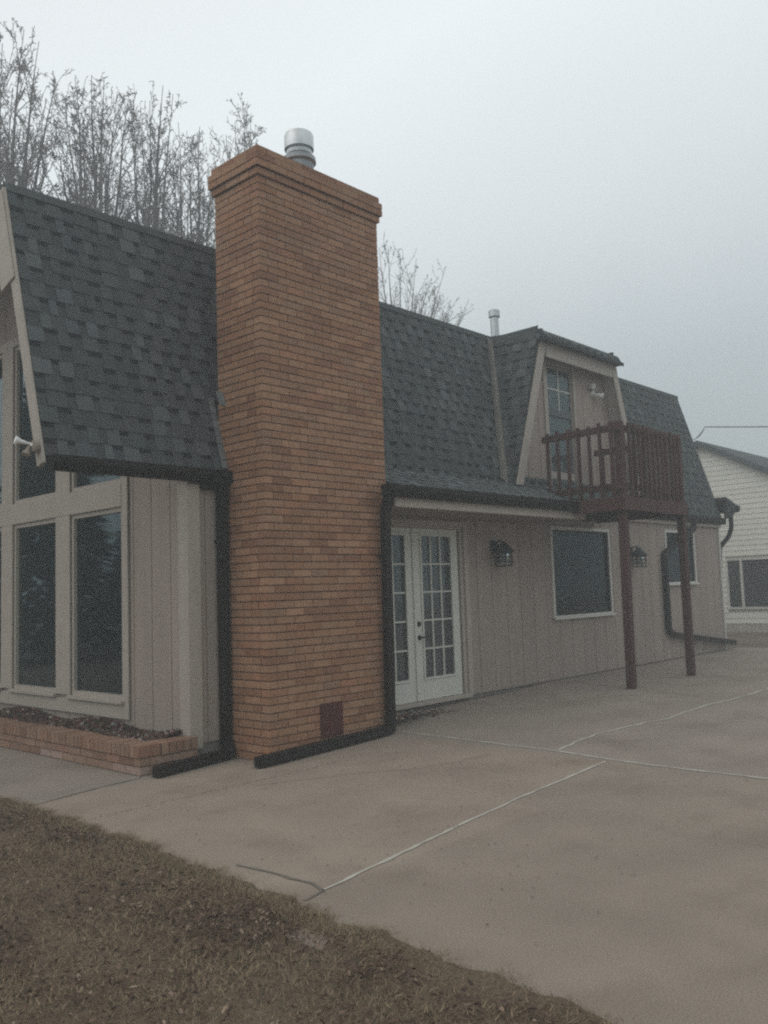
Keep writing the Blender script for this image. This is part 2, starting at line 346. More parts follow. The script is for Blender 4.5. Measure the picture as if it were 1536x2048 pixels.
ae = RNG.uniform(0, 2*np.pi, ne); he = RNG.uniform(0.006, 0.022, ne); le = RNG.uniform(0.8, 3.0, ne); we = RNG.uniform(0.001, 0.002, ne)
VE = np.zeros((ne, 3, 3)); ce, se = np.cos(ae), np.sin(ae)
VE[:, 0] = np.stack([xe-se*we, ye+ce*we, 0*xe+0.004], 1); VE[:, 1] = np.stack([xe+se*we, ye-ce*we, 0*xe+0.004], 1); VE[:, 2] = np.stack([xe+ce*he*le, ye+se*he*le, he+0.004], 1)
te = np.array([0.25, 0.195, 0.125])*RNG.uniform(0.55, 1.2, (ne, 1))
V = np.concatenate([V, VE]); tint = np.concatenate([tint, te])
kind(scatter_mesh('dry_grass', V.reshape(-1, 3), 3, tint, M_GRASS), 'stuff', 'short dormant brown and olive grass of the lawn beside the patio', 'grass')

def leaf_scatter(name, x, y, z, size, cols, mat, flat=0.35):
    n = len(x); a = RNG.uniform(0, 2*np.pi, n); u = np.stack([np.cos(a), np.sin(a), RNG.normal(0, flat, n)], 1)
    u /= np.linalg.norm(u, axis=1)[:, None]
    t = np.stack([-np.sin(a), np.cos(a), RNG.normal(0, flat, n)], 1); t /= np.linalg.norm(t, axis=1)[:, None]
    nn = np.cross(u, t); nn /= np.linalg.norm(nn, axis=1)[:, None]
    L_ = size*RNG.uniform(0.6, 1.3, n); W_ = L_*RNG.uniform(0.3, 0.55, n); curl = L_*RNG.uniform(0.0, 0.35, n)
    c = np.stack([x, y, z+0.006+np.abs(u[:, 2])*L_*0.4], 1)
    # two curled halves, five points round
    def P(s, r, k): return c + u*(L_*s)[:, None] + t*(W_*r)[:, None] + nn*(curl*k)[:, None]
    o_ = np.ones(n)
    tip, base = P(0.5*o_, 0*o_, 0.3*o_), P(-0.5*o_, 0*o_, 0.3*o_)
    l1, l2 = P(0.2*o_, 0.5*o_, 0.9*o_), P(-0.25*o_, 0.5*o_, 0.8*o_); r1, r2_ = P(0.2*o_, -0.5*o_, 0.9*o_), P(-0.25*o_, -0.5*o_, 0.8*o_)
    V = np.stack([base, tip, l1, l2, tip, base, r2_, r1], 1).reshape(-1, 3)
    ti = cols[RNG.integers(0, len(cols), n)]*RNG.uniform(0.6, 1.3, (n, 1))
    return scatter_mesh(name, V, 4, np.repeat(ti, 2, 0), mat)
nl = 70000
y = RNG.uniform(0.8, 8, nl); x = edge_x(y) - RNG.uniform(0.05, 1, nl)*3.0
d = clumpy(x, y, 0.8, 4.0); keep = (RNG.uniform(0, 1, nl) < 0.04+1.25*d**2.8) & (x*0.735+y*0.68 > 1.2); x, y = x[keep], y[keep]
LC = np.array([(0.13, 0.085, 0.06), (0.18, 0.125, 0.09), (0.085, 0.055, 0.042), (0.25, 0.185, 0.135), (0.11, 0.07, 0.055), (0.10, 0.066, 0.05), (0.15, 0.10, 0.07), (0.075, 0.05, 0.04)])
kind(leaf_scatter('fallen_leaves', x, y, lawn_z(x, y)+0.014, 0.025, LC*1.0, M_LEAF, 0.45), 'stuff', 'curled dead brown leaves strewn over the dry lawn', 'leaves')
nl = 420
y = RNG.uniform(2, 8, nl)*1.0; x = 2.9+np.abs(RNG.normal(0, 1.6, nl)); y = np.clip(y, 1.5, 5.4)
zz = np.array([g(v) for v in x])
kind(leaf_scatter('leaf_litter', x, y, zz, 0.013, LC*0.75, M_LEAF, 0.2), 'stuff', 'few small dark leaf scraps lying on the bare concrete patio', 'leaves')

# ------------------------------------------------------------------ house
HX, HY, HR = 4.46, 6.45, 15.95
house = thing('house', (HX, HY, 0.15), 'long brown house with steep shingled roof, tall brick chimney and small red balcony', 'house')
YE, ZE = 6.40, 2.53; YR, ZR = 7.108, 4.93          # eave and top edge of the steep slope
XL, XR = 3.14, 16.05                                # roof ends
YB, YC = 14.15, 10.3                                # back wall, centre line
SL = (YR-YE)/(ZR-ZE)
def ysl(z): return YE+(z-ZE)*SL
ZC = ZR+(YC-YR)*0.17

def siding(mb, axis, c, out, u0, u1, z0, z1, holes, pitch=0.305, u_off=0.0, th=0.12, groove=0.011):
    """vertical grooved panel boards; z1 is a number or a function of u; out is +1/-1 along the wall's normal axis."""
    zf = z1 if callable(z1) else (lambda u: z1)
    cuts = [u0]; k = math.ceil((u0-u_off)/pitch)
    while u_off+k*pitch < u1:
        p = u_off+k*pitch
        if p-groove/2 > u0+0.004 and p+groove/2 < u1-0.004: cuts += [p-groove/2, p+groove/2]
        k += 1
    cuts.append(u1)
    segs = [(cuts[i], cuts[i+1], i % 2 == 1) for i in range(len(cuts)-1)]
    hs = sorted({h for q in holes for h in q[:2]})
    for a, b, gr in segs:
        pts = [a]+[h for h in hs if a < h < b]+[b]
        face = c if not gr else c-out*0.010
        tn = random.uniform(0.96, 1.04)
        for p, q in zip(pts[:-1], pts[1:]):
            m = (p+q)/2; iv = [(z0, None)]
            blocks = sorted((h[2], h[3]) for h in holes if h[0] <= m <= h[1])
            lo = z0; spans = []
            for b0, b1 in blocks: spans.append((lo, b0)); lo = b1
            spans.append((lo, None))
            for s0, s1 in spans:
                ta, tb = (s1, s1) if s1 is not None else (zf(p), zf(q))
                if max(ta, tb) <= s0+1e-4: continue
                ta, tb = max(ta, s0+1e-3), max(tb, s0+1e-3)
                inn = face-out*th
                if axis == 'y':
                    f0, f1 = (face, inn) if out < 0 else (inn, face)
                    mb.hexa([(p, f0, s0), (q, f0, s0), (q, f1, s0), (p, f1, s0), (p, f0, ta), (q, f0, tb), (q, f1, tb), (p, f1, ta)], (tn,)*3)
                else:
                    f0, f1 = (face, inn) if out < 0 else (inn, face)
                    mb.hexa([(f0, p, s0), (f1, p, s0), (f1, q, s0), (f0, q, s0), (f0, p, ta), (f1, p, ta), (f1, q, tb), (f0, q, tb)], (tn,)*3)

# foundation
mb = MB(); mb.box(HX+0.02, HR-0.02, HY+0.02, YB, -0.1, 0.158); mb.build('foundation', M_FOUND, house)
# front wall, door and windows openings
DOOR = (6.55, 8.33, 0.16, 2.14); WIN = (10.31, 11.84, 1.0, 2.17); SWIN = (13.79, 14.84, 1.40, 2.22)
mb = MB(); siding(mb, 'y', HY, -1, HX+0.0, HR, 0.158, 2.52, [DOOR, WIN, SWIN], u_off=0.06)
front = mb.build('front_wall', M_SIDE, house)
# gable wall with tall windows, side and back walls
GW = [(7.50, 8.51), (8.81, 9.83), (10.11, 11.12), (11.42, 12.43)]
holes = []
for a, b in GW:
    holes += [(a, b, 0.47, 2.30), (a, b, 2.53, min(4.35, 4.35))]
def gz(u):
    if u < YR: return min(ZE+(u-YE)/SL, ZR)-0.05
    if u > 2*YC-YR: return ZE+(2*YC-YE-u)/SL-0.05
    return ZR+(YC-abs(u-YC)-YR)*0.17-0.05
mb = MB(); siding(mb, 'x', HX, -1, HY+0.122, YB-0.122, 0.158, gz, holes, u_off=6.727, th=0.11)
mb.build('gable_wall', M_SIDE, house)
mb = MB(); siding(mb, 'x', HR, 1, HY+0.122, YB-0.122, 0.158, gz, [], th=0.11); mb.build('end_wall', M_SIDE, house)
mb = MB(); siding(mb, 'y', YB, 1, HX, HR, 0.158, 2.5, [], th=0.1); mb.build('back_wall', M_SIDE, house)
# rooms seen dimly through the panes
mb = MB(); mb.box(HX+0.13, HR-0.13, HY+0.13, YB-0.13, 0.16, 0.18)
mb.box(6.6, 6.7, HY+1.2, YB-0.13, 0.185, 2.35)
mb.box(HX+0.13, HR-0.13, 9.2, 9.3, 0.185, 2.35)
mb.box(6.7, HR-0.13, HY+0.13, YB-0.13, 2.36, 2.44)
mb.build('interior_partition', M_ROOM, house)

# corner board and base trim
mb = MB(); mb.box(HX-0.035, HX+0.10, HY-0.035, HY-0.002, 0.12, 2.40); mb.box(HX-0.035, HX-0.002, HY-0.002, HY+0.11, 0.12, 2.40)
mb.build('corner_board', M_TRIM, house, bevel=0.003)
mb = MB(); mb.box(HR-0.02, HR+0.03, HY-0.03, HY-0.002, 0.16, 2.45); mb.box(HR+0.012, HR+0.03, HY-0.002, HY+0.09, 0.16, 2.45); mb.build('corner_board', M_VINYL, house)

# tall gable windows: frames, mullions, rails, sills, panes
tm = MB(); x0, x1 = HX-0.028, HX+0.05
tm.box(x0, x1-0.06, 7.40, 7.50, 0.30, 4.42)
for (a, b), (c, d) in zip(GW[:-1], GW[1:]): tm.box(x0, x1-0.06, b, c, 0.47, 4.35)
tm.box(x0-0.004, x1-0.06, 7.50, 12.5, 2.30, 2.53); tm.box(x0-0.002, x1-0.06, 7.50, 12.5, 0.30, 0.435); tm.box(x0-0.002, x1-0.06, 7.50, 12.5, 4.35, 4.45)
tm.build('window_surround', M_TRIM, house, bevel=0.003)
for a, b in GW:
    for z0, z1 in ((0.47, 2.30), (2.53, 4.35)):
        fm = MB(); q = 0.045
        fm.box(HX-0.004, HX+0.06, a, a+q, z0, z1); fm.box(HX-0.004, HX+0.06, b-q, b, z0, z1)
        fm.box(HX-0.004, HX+0.06, a+q, b-q, z0, z0+q); fm.box(HX-0.004, HX+0.06, a+q, b-q, z1-q, z1)
        w = fm.build('window', M_TRIM, house)
        pm = MB(); pm.box(HX+0.032, HX+0.038, a+q, b-q, z0+q, z1-q); pm.build('pane', M_GLASS, w)
        if z0 < 1:
            sm = MB(); sm.box(HX-0.06, HX-0.002, a-0.02, b+0.02, 0.437, 0.47); sm.build('sill', M_TRIM, w, bevel=0.004)

# ------------------------------------------------------------------ shingles
def shingles(mb, P0, u, v, width, length, edge=None, exposure=0.143, seed=1, gain=1.0):
    """laminated shingles: P0 lower-left corner, u along the eave, v up the slope; edge(v)->(u0,u1) clips the courses."""
    rnd = random.Random(seed); P0 = Vector(P0); u = Vector(u).normalized(); v = Vector(v).normalized(); nrm = u.cross(v).normalized()
    nc = int(math.ceil((length-0.02)/exposure))
    def pt(a, b, h): return P0 + u*a + v*b + nrm*h
    def piece(a0, a1, b0, b1, t0, t1, tint, sk0=0, sk1=0):
        if a1-a0 < 0.004: return
        mb.hexa([pt(a0, b0, 0), pt(a1, b0, 0), pt(a1+sk1, b1, 0), pt(a0+sk0, b1, 0), pt(a0, b0, t0), pt(a1, b0, t0), pt(a1+sk1, b1, t1), pt(a0+sk0, b1, t1)], tint)
    for k in range(nc):
        b0 = k*exposure; b1 = min(b0+exposure+0.02, length); full = b0+exposure+0.01 < length
        e0, e1 = edge(b0) if edge else (0, width)
        f0, f1 = edge(min(b1, length)) if edge else (0, width)
        s0, s1 = f0-e0, f1-e1
        jj = rnd.uniform(-0.003, 0.003)
        a = e0; tab = rnd.random() < 0.5
        while a < e1-1e-4:
            wd = rnd.uniform(0.07, 0.17) if tab else rnd.uniform(0.06, 0.13)
            nx_ = min(a+wd, e1)
            if e1-nx_ < 0.03: nx_ = e1
            sk0 = s0 if a <= e0+1e-6 else 0; sk1 = s1 if nx_ >= e1-1e-6 else 0
            base = rnd.choice((0.94, 0.97, 1.0, 1.0, 1.03, 1.06, 1.10)) * rnd.uniform(0.96, 1.04)*gain
            if tab and rnd.random() < 0.30: base *= rnd.uniform(1.12, 1.45)
            if not tab: base *= 0.90
            hue = rnd.uniform(-0.03, 0.03); tint = (base*(1+hue), base, base*(1-hue*0.6))
            if tab:
                piece(a, nx_, b0+jj, b1, 0.0125, 0.004, tint, sk0, sk1)
            else:
                piece(a, nx_, b0+jj+0.001, b1, 0.006, 0.003, tint, sk0, sk1)
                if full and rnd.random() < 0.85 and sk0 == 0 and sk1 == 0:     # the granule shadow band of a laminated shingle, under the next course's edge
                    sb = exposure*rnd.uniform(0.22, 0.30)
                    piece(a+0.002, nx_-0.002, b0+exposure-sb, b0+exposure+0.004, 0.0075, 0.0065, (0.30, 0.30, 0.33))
            a = nx_; tab = not tab

CX0, CX1, CY0, CY1 = 4.846, 6.39, 5.871, 6.505      # chimney
vs = Vector((0, YR-YE, ZR-ZE)); LS = vs.length; vsn = vs.normalized(); nsn = Vector((1, 0, 0)).cross(vsn)
mb = MB()
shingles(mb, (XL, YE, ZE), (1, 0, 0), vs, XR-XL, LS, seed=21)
# deck under the shingles (steep slope, upper slope and the back half), 3 mm below
d = -nsn*0.05; e = -nsn*0.004
A = [Vector((XL+0.01, YE, ZE))+e, Vector((XR-0.01, YE, ZE))+e, Vector((XR-0.01, YR, ZR))+e, Vector((XL+0.01, YR, ZR))+e]
mb.prism(A, d, (0.8, 0.8, 0.8))
for s in (1,):
    mb.prism([(XL, YR+0.01, ZR+0.004), (XR, YR+0.01, ZR+0.004), (XR, YC, ZC), (XL, YC, ZC)], (0, 0, -0.06), (0.9, 0.9, 0.9))
    mb.prism([(XL, YC+0.001, ZC), (XR, YC+0.001, ZC), (XR, 2*YC-YR, ZR), (XL, 2*YC-YR, ZR)], (0, 0, -0.06), (0.9, 0.9, 0.9))
    mb.prism([(XL, 2*YC-YR+0.002, ZR-0.002), (XR, 2*YC-YR+0.002, ZR-0.002), (XR, 2*YC-YE, ZE), (XL, 2*YC-YE, ZE)], (0, -0.05, -0.01), (0.9, 0.9, 0.9))
roof = mb.build('roof', M_SHING, house)
mb = MB(); a = XL
while a < XR-0.01:                                  # metal-capped top edge made of overlapping pieces
    b = min(a+1.8, XR); mb.hexa([(a, YR-0.035, ZR-0.065), (b, YR-0.035, ZR-0.065), (b, YR+0.14, ZR+0.008), (a, YR+0.14, ZR+0.008), (a, YR-0.035, ZR+0.004), (b, YR-0.035, ZR+0.004), (b, YR+0.14, ZR+0.042), (a, YR+0.14, ZR+0.042)], (random.uniform(1.35, 1.6),)*3); a = b+0.002
mb.build('ridge_cap', M_SHING, roof)
# rake boards at both ends (barge board on the deep overhang)
mb = MB()
def rake(mb, X, dx, z0, z1, w0, off=0.0):
    a = Vector((X, ysl(z0)+off, z0)); b = Vector((X, ysl(z1)+off, z1)); inn = -nsn*w0
    mb.prism([a, a+inn, b+inn, b], (dx, 0, 0))
e0 = Vector((0, 0, 0))
rake(mb, XL-0.03, 0.028, ZE-0.06, ZR-0.03, 0.10)
rake(mb, XL-0.045, 0.014, 4.05, ZR-0.06, 0.24, 0.012)
mb.build('barge_board', M_TRIM, house, bevel=0.003)
mb = MB(); rake(mb, XR+0.002, 0.025, ZE-0.02, ZR-0.03, 0.06); mb.build('barge_board', M_BROWN, house)
# soffit boards under the gable overhang
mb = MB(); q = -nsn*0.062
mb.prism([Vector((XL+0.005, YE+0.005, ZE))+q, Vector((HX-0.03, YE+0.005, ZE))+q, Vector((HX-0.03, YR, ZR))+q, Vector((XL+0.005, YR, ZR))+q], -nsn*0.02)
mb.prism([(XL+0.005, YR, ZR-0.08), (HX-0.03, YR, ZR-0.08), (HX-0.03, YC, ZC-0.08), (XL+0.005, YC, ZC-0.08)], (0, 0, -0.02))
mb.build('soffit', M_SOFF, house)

# gutters (K profile), downspouts
KP = [(-0.055, -0.06), (0.0, -0.06), (0.045, 0.0), (0.05, 0.055), (0.04, 0.055), (0.03, 0.0), (-0.005, -0.05), (-0.045, -0.05), (-0.045, 0.055), (-0.055, 0.055)]
def gutter(x0, x1, y, z, par, name='gutter'):
    mb = MB(); P = [(-a, b) for a, b in KP]
    # profile given across (-y is outwards)
    pts0 = [(x0, y+p[0], z+p[1]) for p in P]
    mb.prism(pts0, (x1-x0, 0, 0))
    mb.box(x0-0.003, x0-0.0005, y-0.046, y+0.052, z-0.057, z+0.05); mb.box(x1+0.0005, x1+0.003, y-0.046, y+0.052, z-0.057, z+0.05)
    return mb.build(name, M_BROWN, par)
DS = [(-0.042, -0.032), (-0.036, -0.038), (-0.012, -0.034), (0.012, -0.038), (0.036, -0.038), (0.042, -0.032), (0.042, 0.032), (0.036, 0.038), (-0.036, 0.038), (-0.042, 0.032)]
def downspout(path, par, straps=(), upv=(0, 1, 0), k=1.0):
    # round the bends a little
    P = [Vector(p) for p in path]; Q = [P[0]]
    for i in range(1, len(P)-1):
        a = (P[i-1]-P[i]); b = (P[i+1]-P[i]); r = min(0.07, a.length*0.4, b.length*0.4)
        p0 = P[i]+a.normalized()*r; p2 = P[i]+b.normalized()*r
        for t in (0, 0.25, 0.5, 0.75, 1): Q.append((1-t)**2*p0 + 2*t*(1-t)*P[i] + t*t*p2)
    Q.append(P[-1])
    mb = MB(); mb.sweep(Q, [(a*k, b*k) for a, b in DS], upv); o = mb.build('downspout', M_BROWN, par)
    for c, w_, h_ in straps:
        sb = MB(); sb.box(c[0]-w_/2, c[0]+w_/2, c[1]-h_/2, c[1]+h_/2, c[2]-0.012, c[2]+0.012); sb.build('strap', M_BROWN, o)
    return o
gutter(XL+0.02, CX0-0.005, YE-0.045, 2.475, house)
gutter(6.20, 9.98, 5.70, 2.385, house)
gutter(11.55, XR-0.02, YE-0.045, 2.475, house)
downspout([(4.775, 6.36, 2.44), (4.775, 6.385, 2.25), (4.785, 6.395, 0.14), (4.785, 6.33, 0.055), (3.93, 6.17, 0.05)], house, [((4.78, 6.41, 1.9), 0.10, 0.07)])
downspout([(6.27, 5.71, 2.34), (6.27, 5.775, 2.2), (6.27, 5.80, 0.17), (6.27, 5.80, 0.10), (4.63, 5.78, 0.052)], house, [((6.27, 5.815, 1.75), 0.10, 0.08)])
downspout([(14.75, 6.36, 2.44), (14.75, 6.38, 2.30), (13.60, 6.395, 1.86), (13.60, 6.395, 0.62), (13.75, 6.395, 0.55), (16.15, 6.35, 0.27)], house, [((13.6, 6.41, 1.0), 0.1, 0.08)])
# eave roof over the porch: shallow flare, fascia, soffit
FX0, FX1 = 6.40, 10.02; fy0, fz0, fy1, fz1 = 5.72, 2.425, 6.455, 2.745
vf = Vector((0, fy1-fy0, fz1-fz0)); nf = Vector((1, 0, 0)).cross(vf.normalized())
mb = MB(); shingles(mb, (FX0, fy0, fz0), (1, 0, 0), vf, FX1-FX0+0.0, vf.length, exposure=0.125, seed=5, gain=1.5)  # gain paints the brighter sky light on the shallow slope into its tint
mb.prism([Vector((FX0, fy0, fz0))-nf*0.004, Vector((FX1, fy0, fz0))-nf*0.004, Vector((FX1, fy1, fz1))-nf*0.004, Vector((FX0, fy1, fz1))-nf*0.004], -nf*0.03)
# continuation of the shallow flare under the dormer's foot and balcony
shingles(mb, (FX1+0.004, 5.98, 2.538), (1, 0, 0), vf, 1.6, 0.52, exposure=0.125, seed=15, gain=1.5)  # same lightened tint, sky light painted into the shingles
mb.prism([(FX1+0.004, 5.98, 2.534), (FX1+1.6, 5.98, 2.534), (FX1+1.6, fy1, fz1-0.005), (FX1+0.004, fy1, fz1-0.005)], -nf*0.03)
porch = mb.build('eave_roof', M_SHING, house)
mb = MB(); mb.box(FX0, FX1+0.02, fy0+0.035, fy0+0.06, 2.235, 2.40); mb.build('fascia', M_TRIM, porch)
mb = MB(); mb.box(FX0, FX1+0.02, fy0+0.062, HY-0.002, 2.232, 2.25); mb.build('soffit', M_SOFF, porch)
mb = MB(); mb.prism([(FX1+0.022, fy0, 2.40), (FX1+0.022, fy0+0.6, 2.40), (FX1+0.022, fy0+0.6, 2.665), (FX1+0.022, fy0, 2.42)], (0.02, 0, 0)); mb.build('end_trim', M_VINYL, porch)
mb = MB(); mb.box(FX1+0.05, XR-0.03, YE-0.0, YE+0.028, 2.36, 2.50); mb.build('fascia', M_TRIM, house)
mb = MB(); mb.box(HX+0.11, CX0-0.01, YE+0.005, YE+0.03, 2.36, 2.47); mb.build('fascia', M_BROWN, house)
# small eave kick along the far end with its gutter and elbow
mb = MB(); ue = Vector((0, 1, 0))
shingles(mb, (16.58, 13.9, 2.78), (0, -1, 0), (-0.56, 0, 0.14), 13.9-6.28, 0.57, seed=9)
mb.prism([(16.58, 6.28, 2.775), (16.58, 13.9, 2.775), (16.03, 13.9, 2.915), (16.03, 6.28, 2.915)], (0, 0, -0.05))
mb.prism([(16.055, 6.29, 2.52), (16.30, 6.29, 2.58), (16.56, 6.29, 2.70), (16.57, 6.29, 2.765), (16.055, 6.29, 2.895)], (0, 0.06, 0), (0.6, 0.55, 0.55))
mb.prism([(16.055, 6.36, 2.64), (16.50, 6.36, 2.67), (16.50, 13.9, 2.67), (16.055, 13.9, 2.64)], (0, 0, 0.02))
kick = mb.build('eave_roof', M_SHING, house)
mb = MB(); mb.prism([(16.53, 6.27, 2.66), (16.57, 6.27, 2.66), (16.64, 6.27, 2.72), (16.66, 6.27, 2.785), (16.53, 6.27, 2.785)], (0, 7.6, 0)); mb.build('gutter', M_BROWN, kick)
downspout([(16.34, 6.34, 2.64), (16.34, 6.34, 2.36), (16.28, 6.38, 2.20), (16.02, 6.46, 2.0), (16.02, 6.52, 0.4)], house, upv=(1, 0, 0), k=0.8)

# step flashing beside the chimney
mb = MB()
for k in range(9):
    z = 2.56+k*0.075; y_ = ysl(z)
    mb.prism([(CX0-0.055, y_-0.015, z), (CX0-0.002, y_-0.03, z), (CX0-0.002, ysl(z+0.085)-0.03, z+0.085), (CX0-0.055, ysl(z+0.085)-0.015, z+0.085)], -nsn*-0.004, (random.uniform(0.7, 1.2),)*3)
mb.prism([(CX0-0.012, 6.38, 3.13), (CX0-0.012, 6.47, 3.16), (CX0-0.012, 6.53, 3.3), (CX0-0.012, 6.43, 3.27)], (0.008, 0, 0), (1.9, 1.9, 1.9))
mb.build('flashing', M_FLASH, roof)

# ------------------------------------------------------------------ chimney, brick by brick
BR_T = [(1.02, 1.0, 0.97), (1.07, 1.05, 1.0), (1.0, 0.95, 0.90), (0.92, 0.86, 0.82), (1.0, 0.90, 0.82), (0.96, 0.97, 0.95), (1.1, 1.07, 1.02), (0.86, 0.76, 0.70), (1.03, 0.99, 0.93), (0.97, 0.88, 0.80), (0.80, 0.70, 0.66), (1.0, 0.86, 0.80)]
def brick_tint(rnd):
    t = rnd.choice(BR_T); k = rnd.uniform(0.9, 1.1); return (t[0]*k, t[1]*k, t[2]*k)
CH, BH, BL, JT = 0.0677, 0.0580, 0.2065, 0.0065
def course(mb, x0, x1, y0, y1, z, odd, rnd, h=BH, wd=0.092):
    """one ring of stretchers, pinwheel corners that alternate from course to course."""
    for side in range(4):
        Lx = (x1-x0) if side in (0, 2) else (y1-y0)
        a, b = (wd+JT, Lx) if (odd) else (0.0, Lx-wd-JT)
        p = a
        first = True
        while p < b-0.01:
            q = min(p+BL*rnd.uniform(0.985, 1.015), b)
            if b-q < 0.05: q = b
            o = rnd.uniform(-0.0015, 0.0022); zz = z+rnd.uniform(-0.0012, 0.0012); t = brick_tint(rnd)
            if side == 0: mb.box(x0+p, x0+q, y0-o, y0+wd, zz, zz+h, t)
            elif side == 1: mb.box(x1-wd, x1+o, y0+p, y0+q, zz, zz+h, t)
            elif side == 2: mb.box(x1-q, x1-p, y1-wd, y1+o, zz, zz+h, t)
            else: mb.box(x0-o, x0+wd, y1-q, y1-p, zz, zz+h, t)
            p = q+JT
rnd = random.Random(3); mb = MB(); NCOL = 76
for k in range(NCOL): course(mb, CX0, CX1, CY0, CY1, 0.006+k*CH-0.0, k % 2, rnd)
zt = 0.006+NCOL*CH
mb.box(CX0+0.009, CX1-0.009, CY0+0.009, CY1-0.009, -0.05, zt, (0.33, 0.28, 0.25))
chim = mb.build('chimney', M_BRICK, house)
mb = MB(); z = zt
for k, pr in enumerate((0.022, 0.044, 0.044, 0.022)):
    course(mb, CX0-pr, CX1+pr, CY0-pr, CY1+pr, z, (k+NCOL) % 2, rnd, BH, 0.092+pr)
    mb.box(CX0-pr+0.007, CX1+pr-0.007, CY0-pr+0.007, CY1+pr-0.007, z-0.004 if k else z+0.001, z+CH-0.003, (0.33, 0.28, 0.25)); z += CH
mb.box(CX0+0.02, CX1-0.02, CY0+0.02, CY1-0.02, z-0.002, z+0.02, (0.8, 0.9, 1.0))
mb.build('chimney_cap', M_BRICK, chim)
ZT = z+0.02
mb = MB(); c = (5.645, 6.19, ZT)
mb.lathe(c, [(0.0, 0.27), (0.115, 0.27), (0.16, 0.245), (0.165, 0.20), (0.14, 0.18), (0.13, 0.0)], 28); mb.lathe(c, [(0.105, 0.2), (0.105, 0.35), (0.0, 0.35)], 28)
mb.build('flue_pipe', M_FLUE, chim, smooth='auto')
mb = MB(); zc = 0.315
mb.lathe(c, [(0.106, zc-0.05), (0.124, zc-0.035), (0.130, zc), (0.122, zc+0.012), (0.106, zc+0.015)], 28)
mb.lathe(c, [(0.139, zc+0.02), (0.145, zc+0.02), (0.145, zc+0.155), (0.134, zc+0.18), (0.085, zc+0.196), (0.0, zc+0.20)], 28)
mb.lathe(c, [(0.139, zc+0.02), (0.141, zc+0.14)], 28)
for k in range(4):
    a = k*math.pi/2+0.5; mb.beam((c[0]+0.112*math.cos(a), c[1]+0.112*math.sin(a), ZT+zc), (c[0]+0.135*math.cos(a), c[1]+0.135*math.sin(a), ZT+zc+0.10), 0.02, 0.004)
mb.lathe(c, [(0.128, zc+0.012), (0.134, zc+0.036), (0.130, zc+0.038), (0.126, zc+0.012)], 28)
mb.build('flue_cap', M_GALV, chim, smooth='auto')
mb = MB(); mb.box(5.425, 5.70, CY0-0.012, CY0-0.003, 0.125, 0.425); mb.box(5.44, 5.685, CY0-0.017, CY0-0.0125, 0.14, 0.41); mb.box(5.555, 5.575, CY0-0.03, CY0-0.0175, 0.38, 0.395)
mb.build('cleanout_door', M_RUST, chim, bevel=0.002)

# ------------------------------------------------------------------ french door
dx0, dx1, dz0, dz1 = DOOR
mb = MB(); mb.box(dx0-0.02, dx0+0.03, HY-0.02, HY+0.10, dz0, dz1-0.03); mb.box(dx1-0.055, dx1, HY-0.004, HY+0.10, dz0, dz1-0.03); mb.box(dx0-0.02, dx1, HY-0.004, HY+0.10, dz1-0.03, dz1)
mb.box(dx1+0.002, dx1+0.085, HY-0.026, HY-0.001, dz0, dz1+0.06); mb.box(dx0-0.08, dx1, HY-0.026, HY-0.0045, dz1+0.002, dz1+0.06)
mb.box(dx0, dx1+0.03, HY-0.05, HY+0.1, dz0-0.02, dz0+0.02)
fd = mb.build('french_door', M_TRIM, house, bevel=0.003)
mid = 7.45
def leaf(a, b, handle):
    y0, y1 = HY+0.018, HY+0.062; z0, z1 = dz0+0.025, dz1-0.035; s = 0.125; zb, ztp = 0.42, 2.03
    lm = MB(); lm.box(a, a+s, y0, y1, z0, z1); lm.box(b-s, b, y0, y1, z0, z1); lm.box(a+s, b-s, y0, y1, z0, zb); lm.box(a+s, b-s, y0, y1, ztp, z1)
    # glazing bead
    w_ = 0.028
    for q in ((a+s-0.012, a+s+w_-0.012, zb-0.015, ztp+0.015), (b-s-w_+0.012, b-s+0.012, zb-0.015, ztp+0.015)): lm.box(q[0], q[1], y0-0.012, y0-0.001, q[2], q[3])
    for q in ((zb-0.015, zb+w_-0.015), (ztp-w_+0.015, ztp+0.015)): lm.box(a+s+w_-0.0115, b-s-w_+0.0115, y0-0.012, y0-0.001, q[0], q[1])
    lf = lm.build('door_leaf', M_DOOR, fd, bevel=0.002)
    ga, gb = a+s+0.016, b-s-0.016; gz0, gz1 = zb+0.013, ztp-0.013; gm = MB()
    for k in (1, 2):
        x_ = ga+(gb-ga)*k/3; gm.box(x_-0.009, x_+0.009, y0+0.004, y0+0.02, gz0, gz1)
    for k in range(1, 5):
        z_ = gz0+(gz1-gz0)*k/5; gm.box(ga, gb, y0+0.0035, y0+0.0205, z_-0.009, z_+0.009)
    gm.build('muntin', M_DOOR, fd)
    pm = MB(); pm.box(a+s, b-s, y0+0.024, y0+0.028, zb, ztp); pm.build('pane', M_GLASS3, fd)
    if handle:
        hm = MB(); hx = a+0.055
        for z_, r, nm_ in ((1.03, 0.030, 'deadbolt'), (0.88, 0.028, 'handle')):
            hm = MB(); hm.lathe((hx, y0, z_), [(0, 0.022), (r*0.8, 0.02), (r, 0.008), (r, 0)], 16, axis=(0, -1, 0))
            if nm_ == 'deadbolt': hm.build(nm_, M_BLACK, fd, smooth='auto')
        hm.tube([(hx, y0-0.02, 0.88), (hx, y0-0.055, 0.88), (hx+0.03, y0-0.06, 0.883), (hx+0.13, y0-0.058, 0.89)], [0.009, 0.009, 0.009, 0.006], 8)
        hm.build('handle', M_BLACK, fd, smooth='auto')
leaf(dx0+0.035, mid-0.003, False); leaf(mid+0.003, dx1-0.075, True)
mb = MB(); mb.box(mid-0.022, mid+0.016, HY+0.002, HY+0.0165, dz0+0.03, dz1-0.04); mb.build('astragal', M_DOOR, fd)
mb = MB()
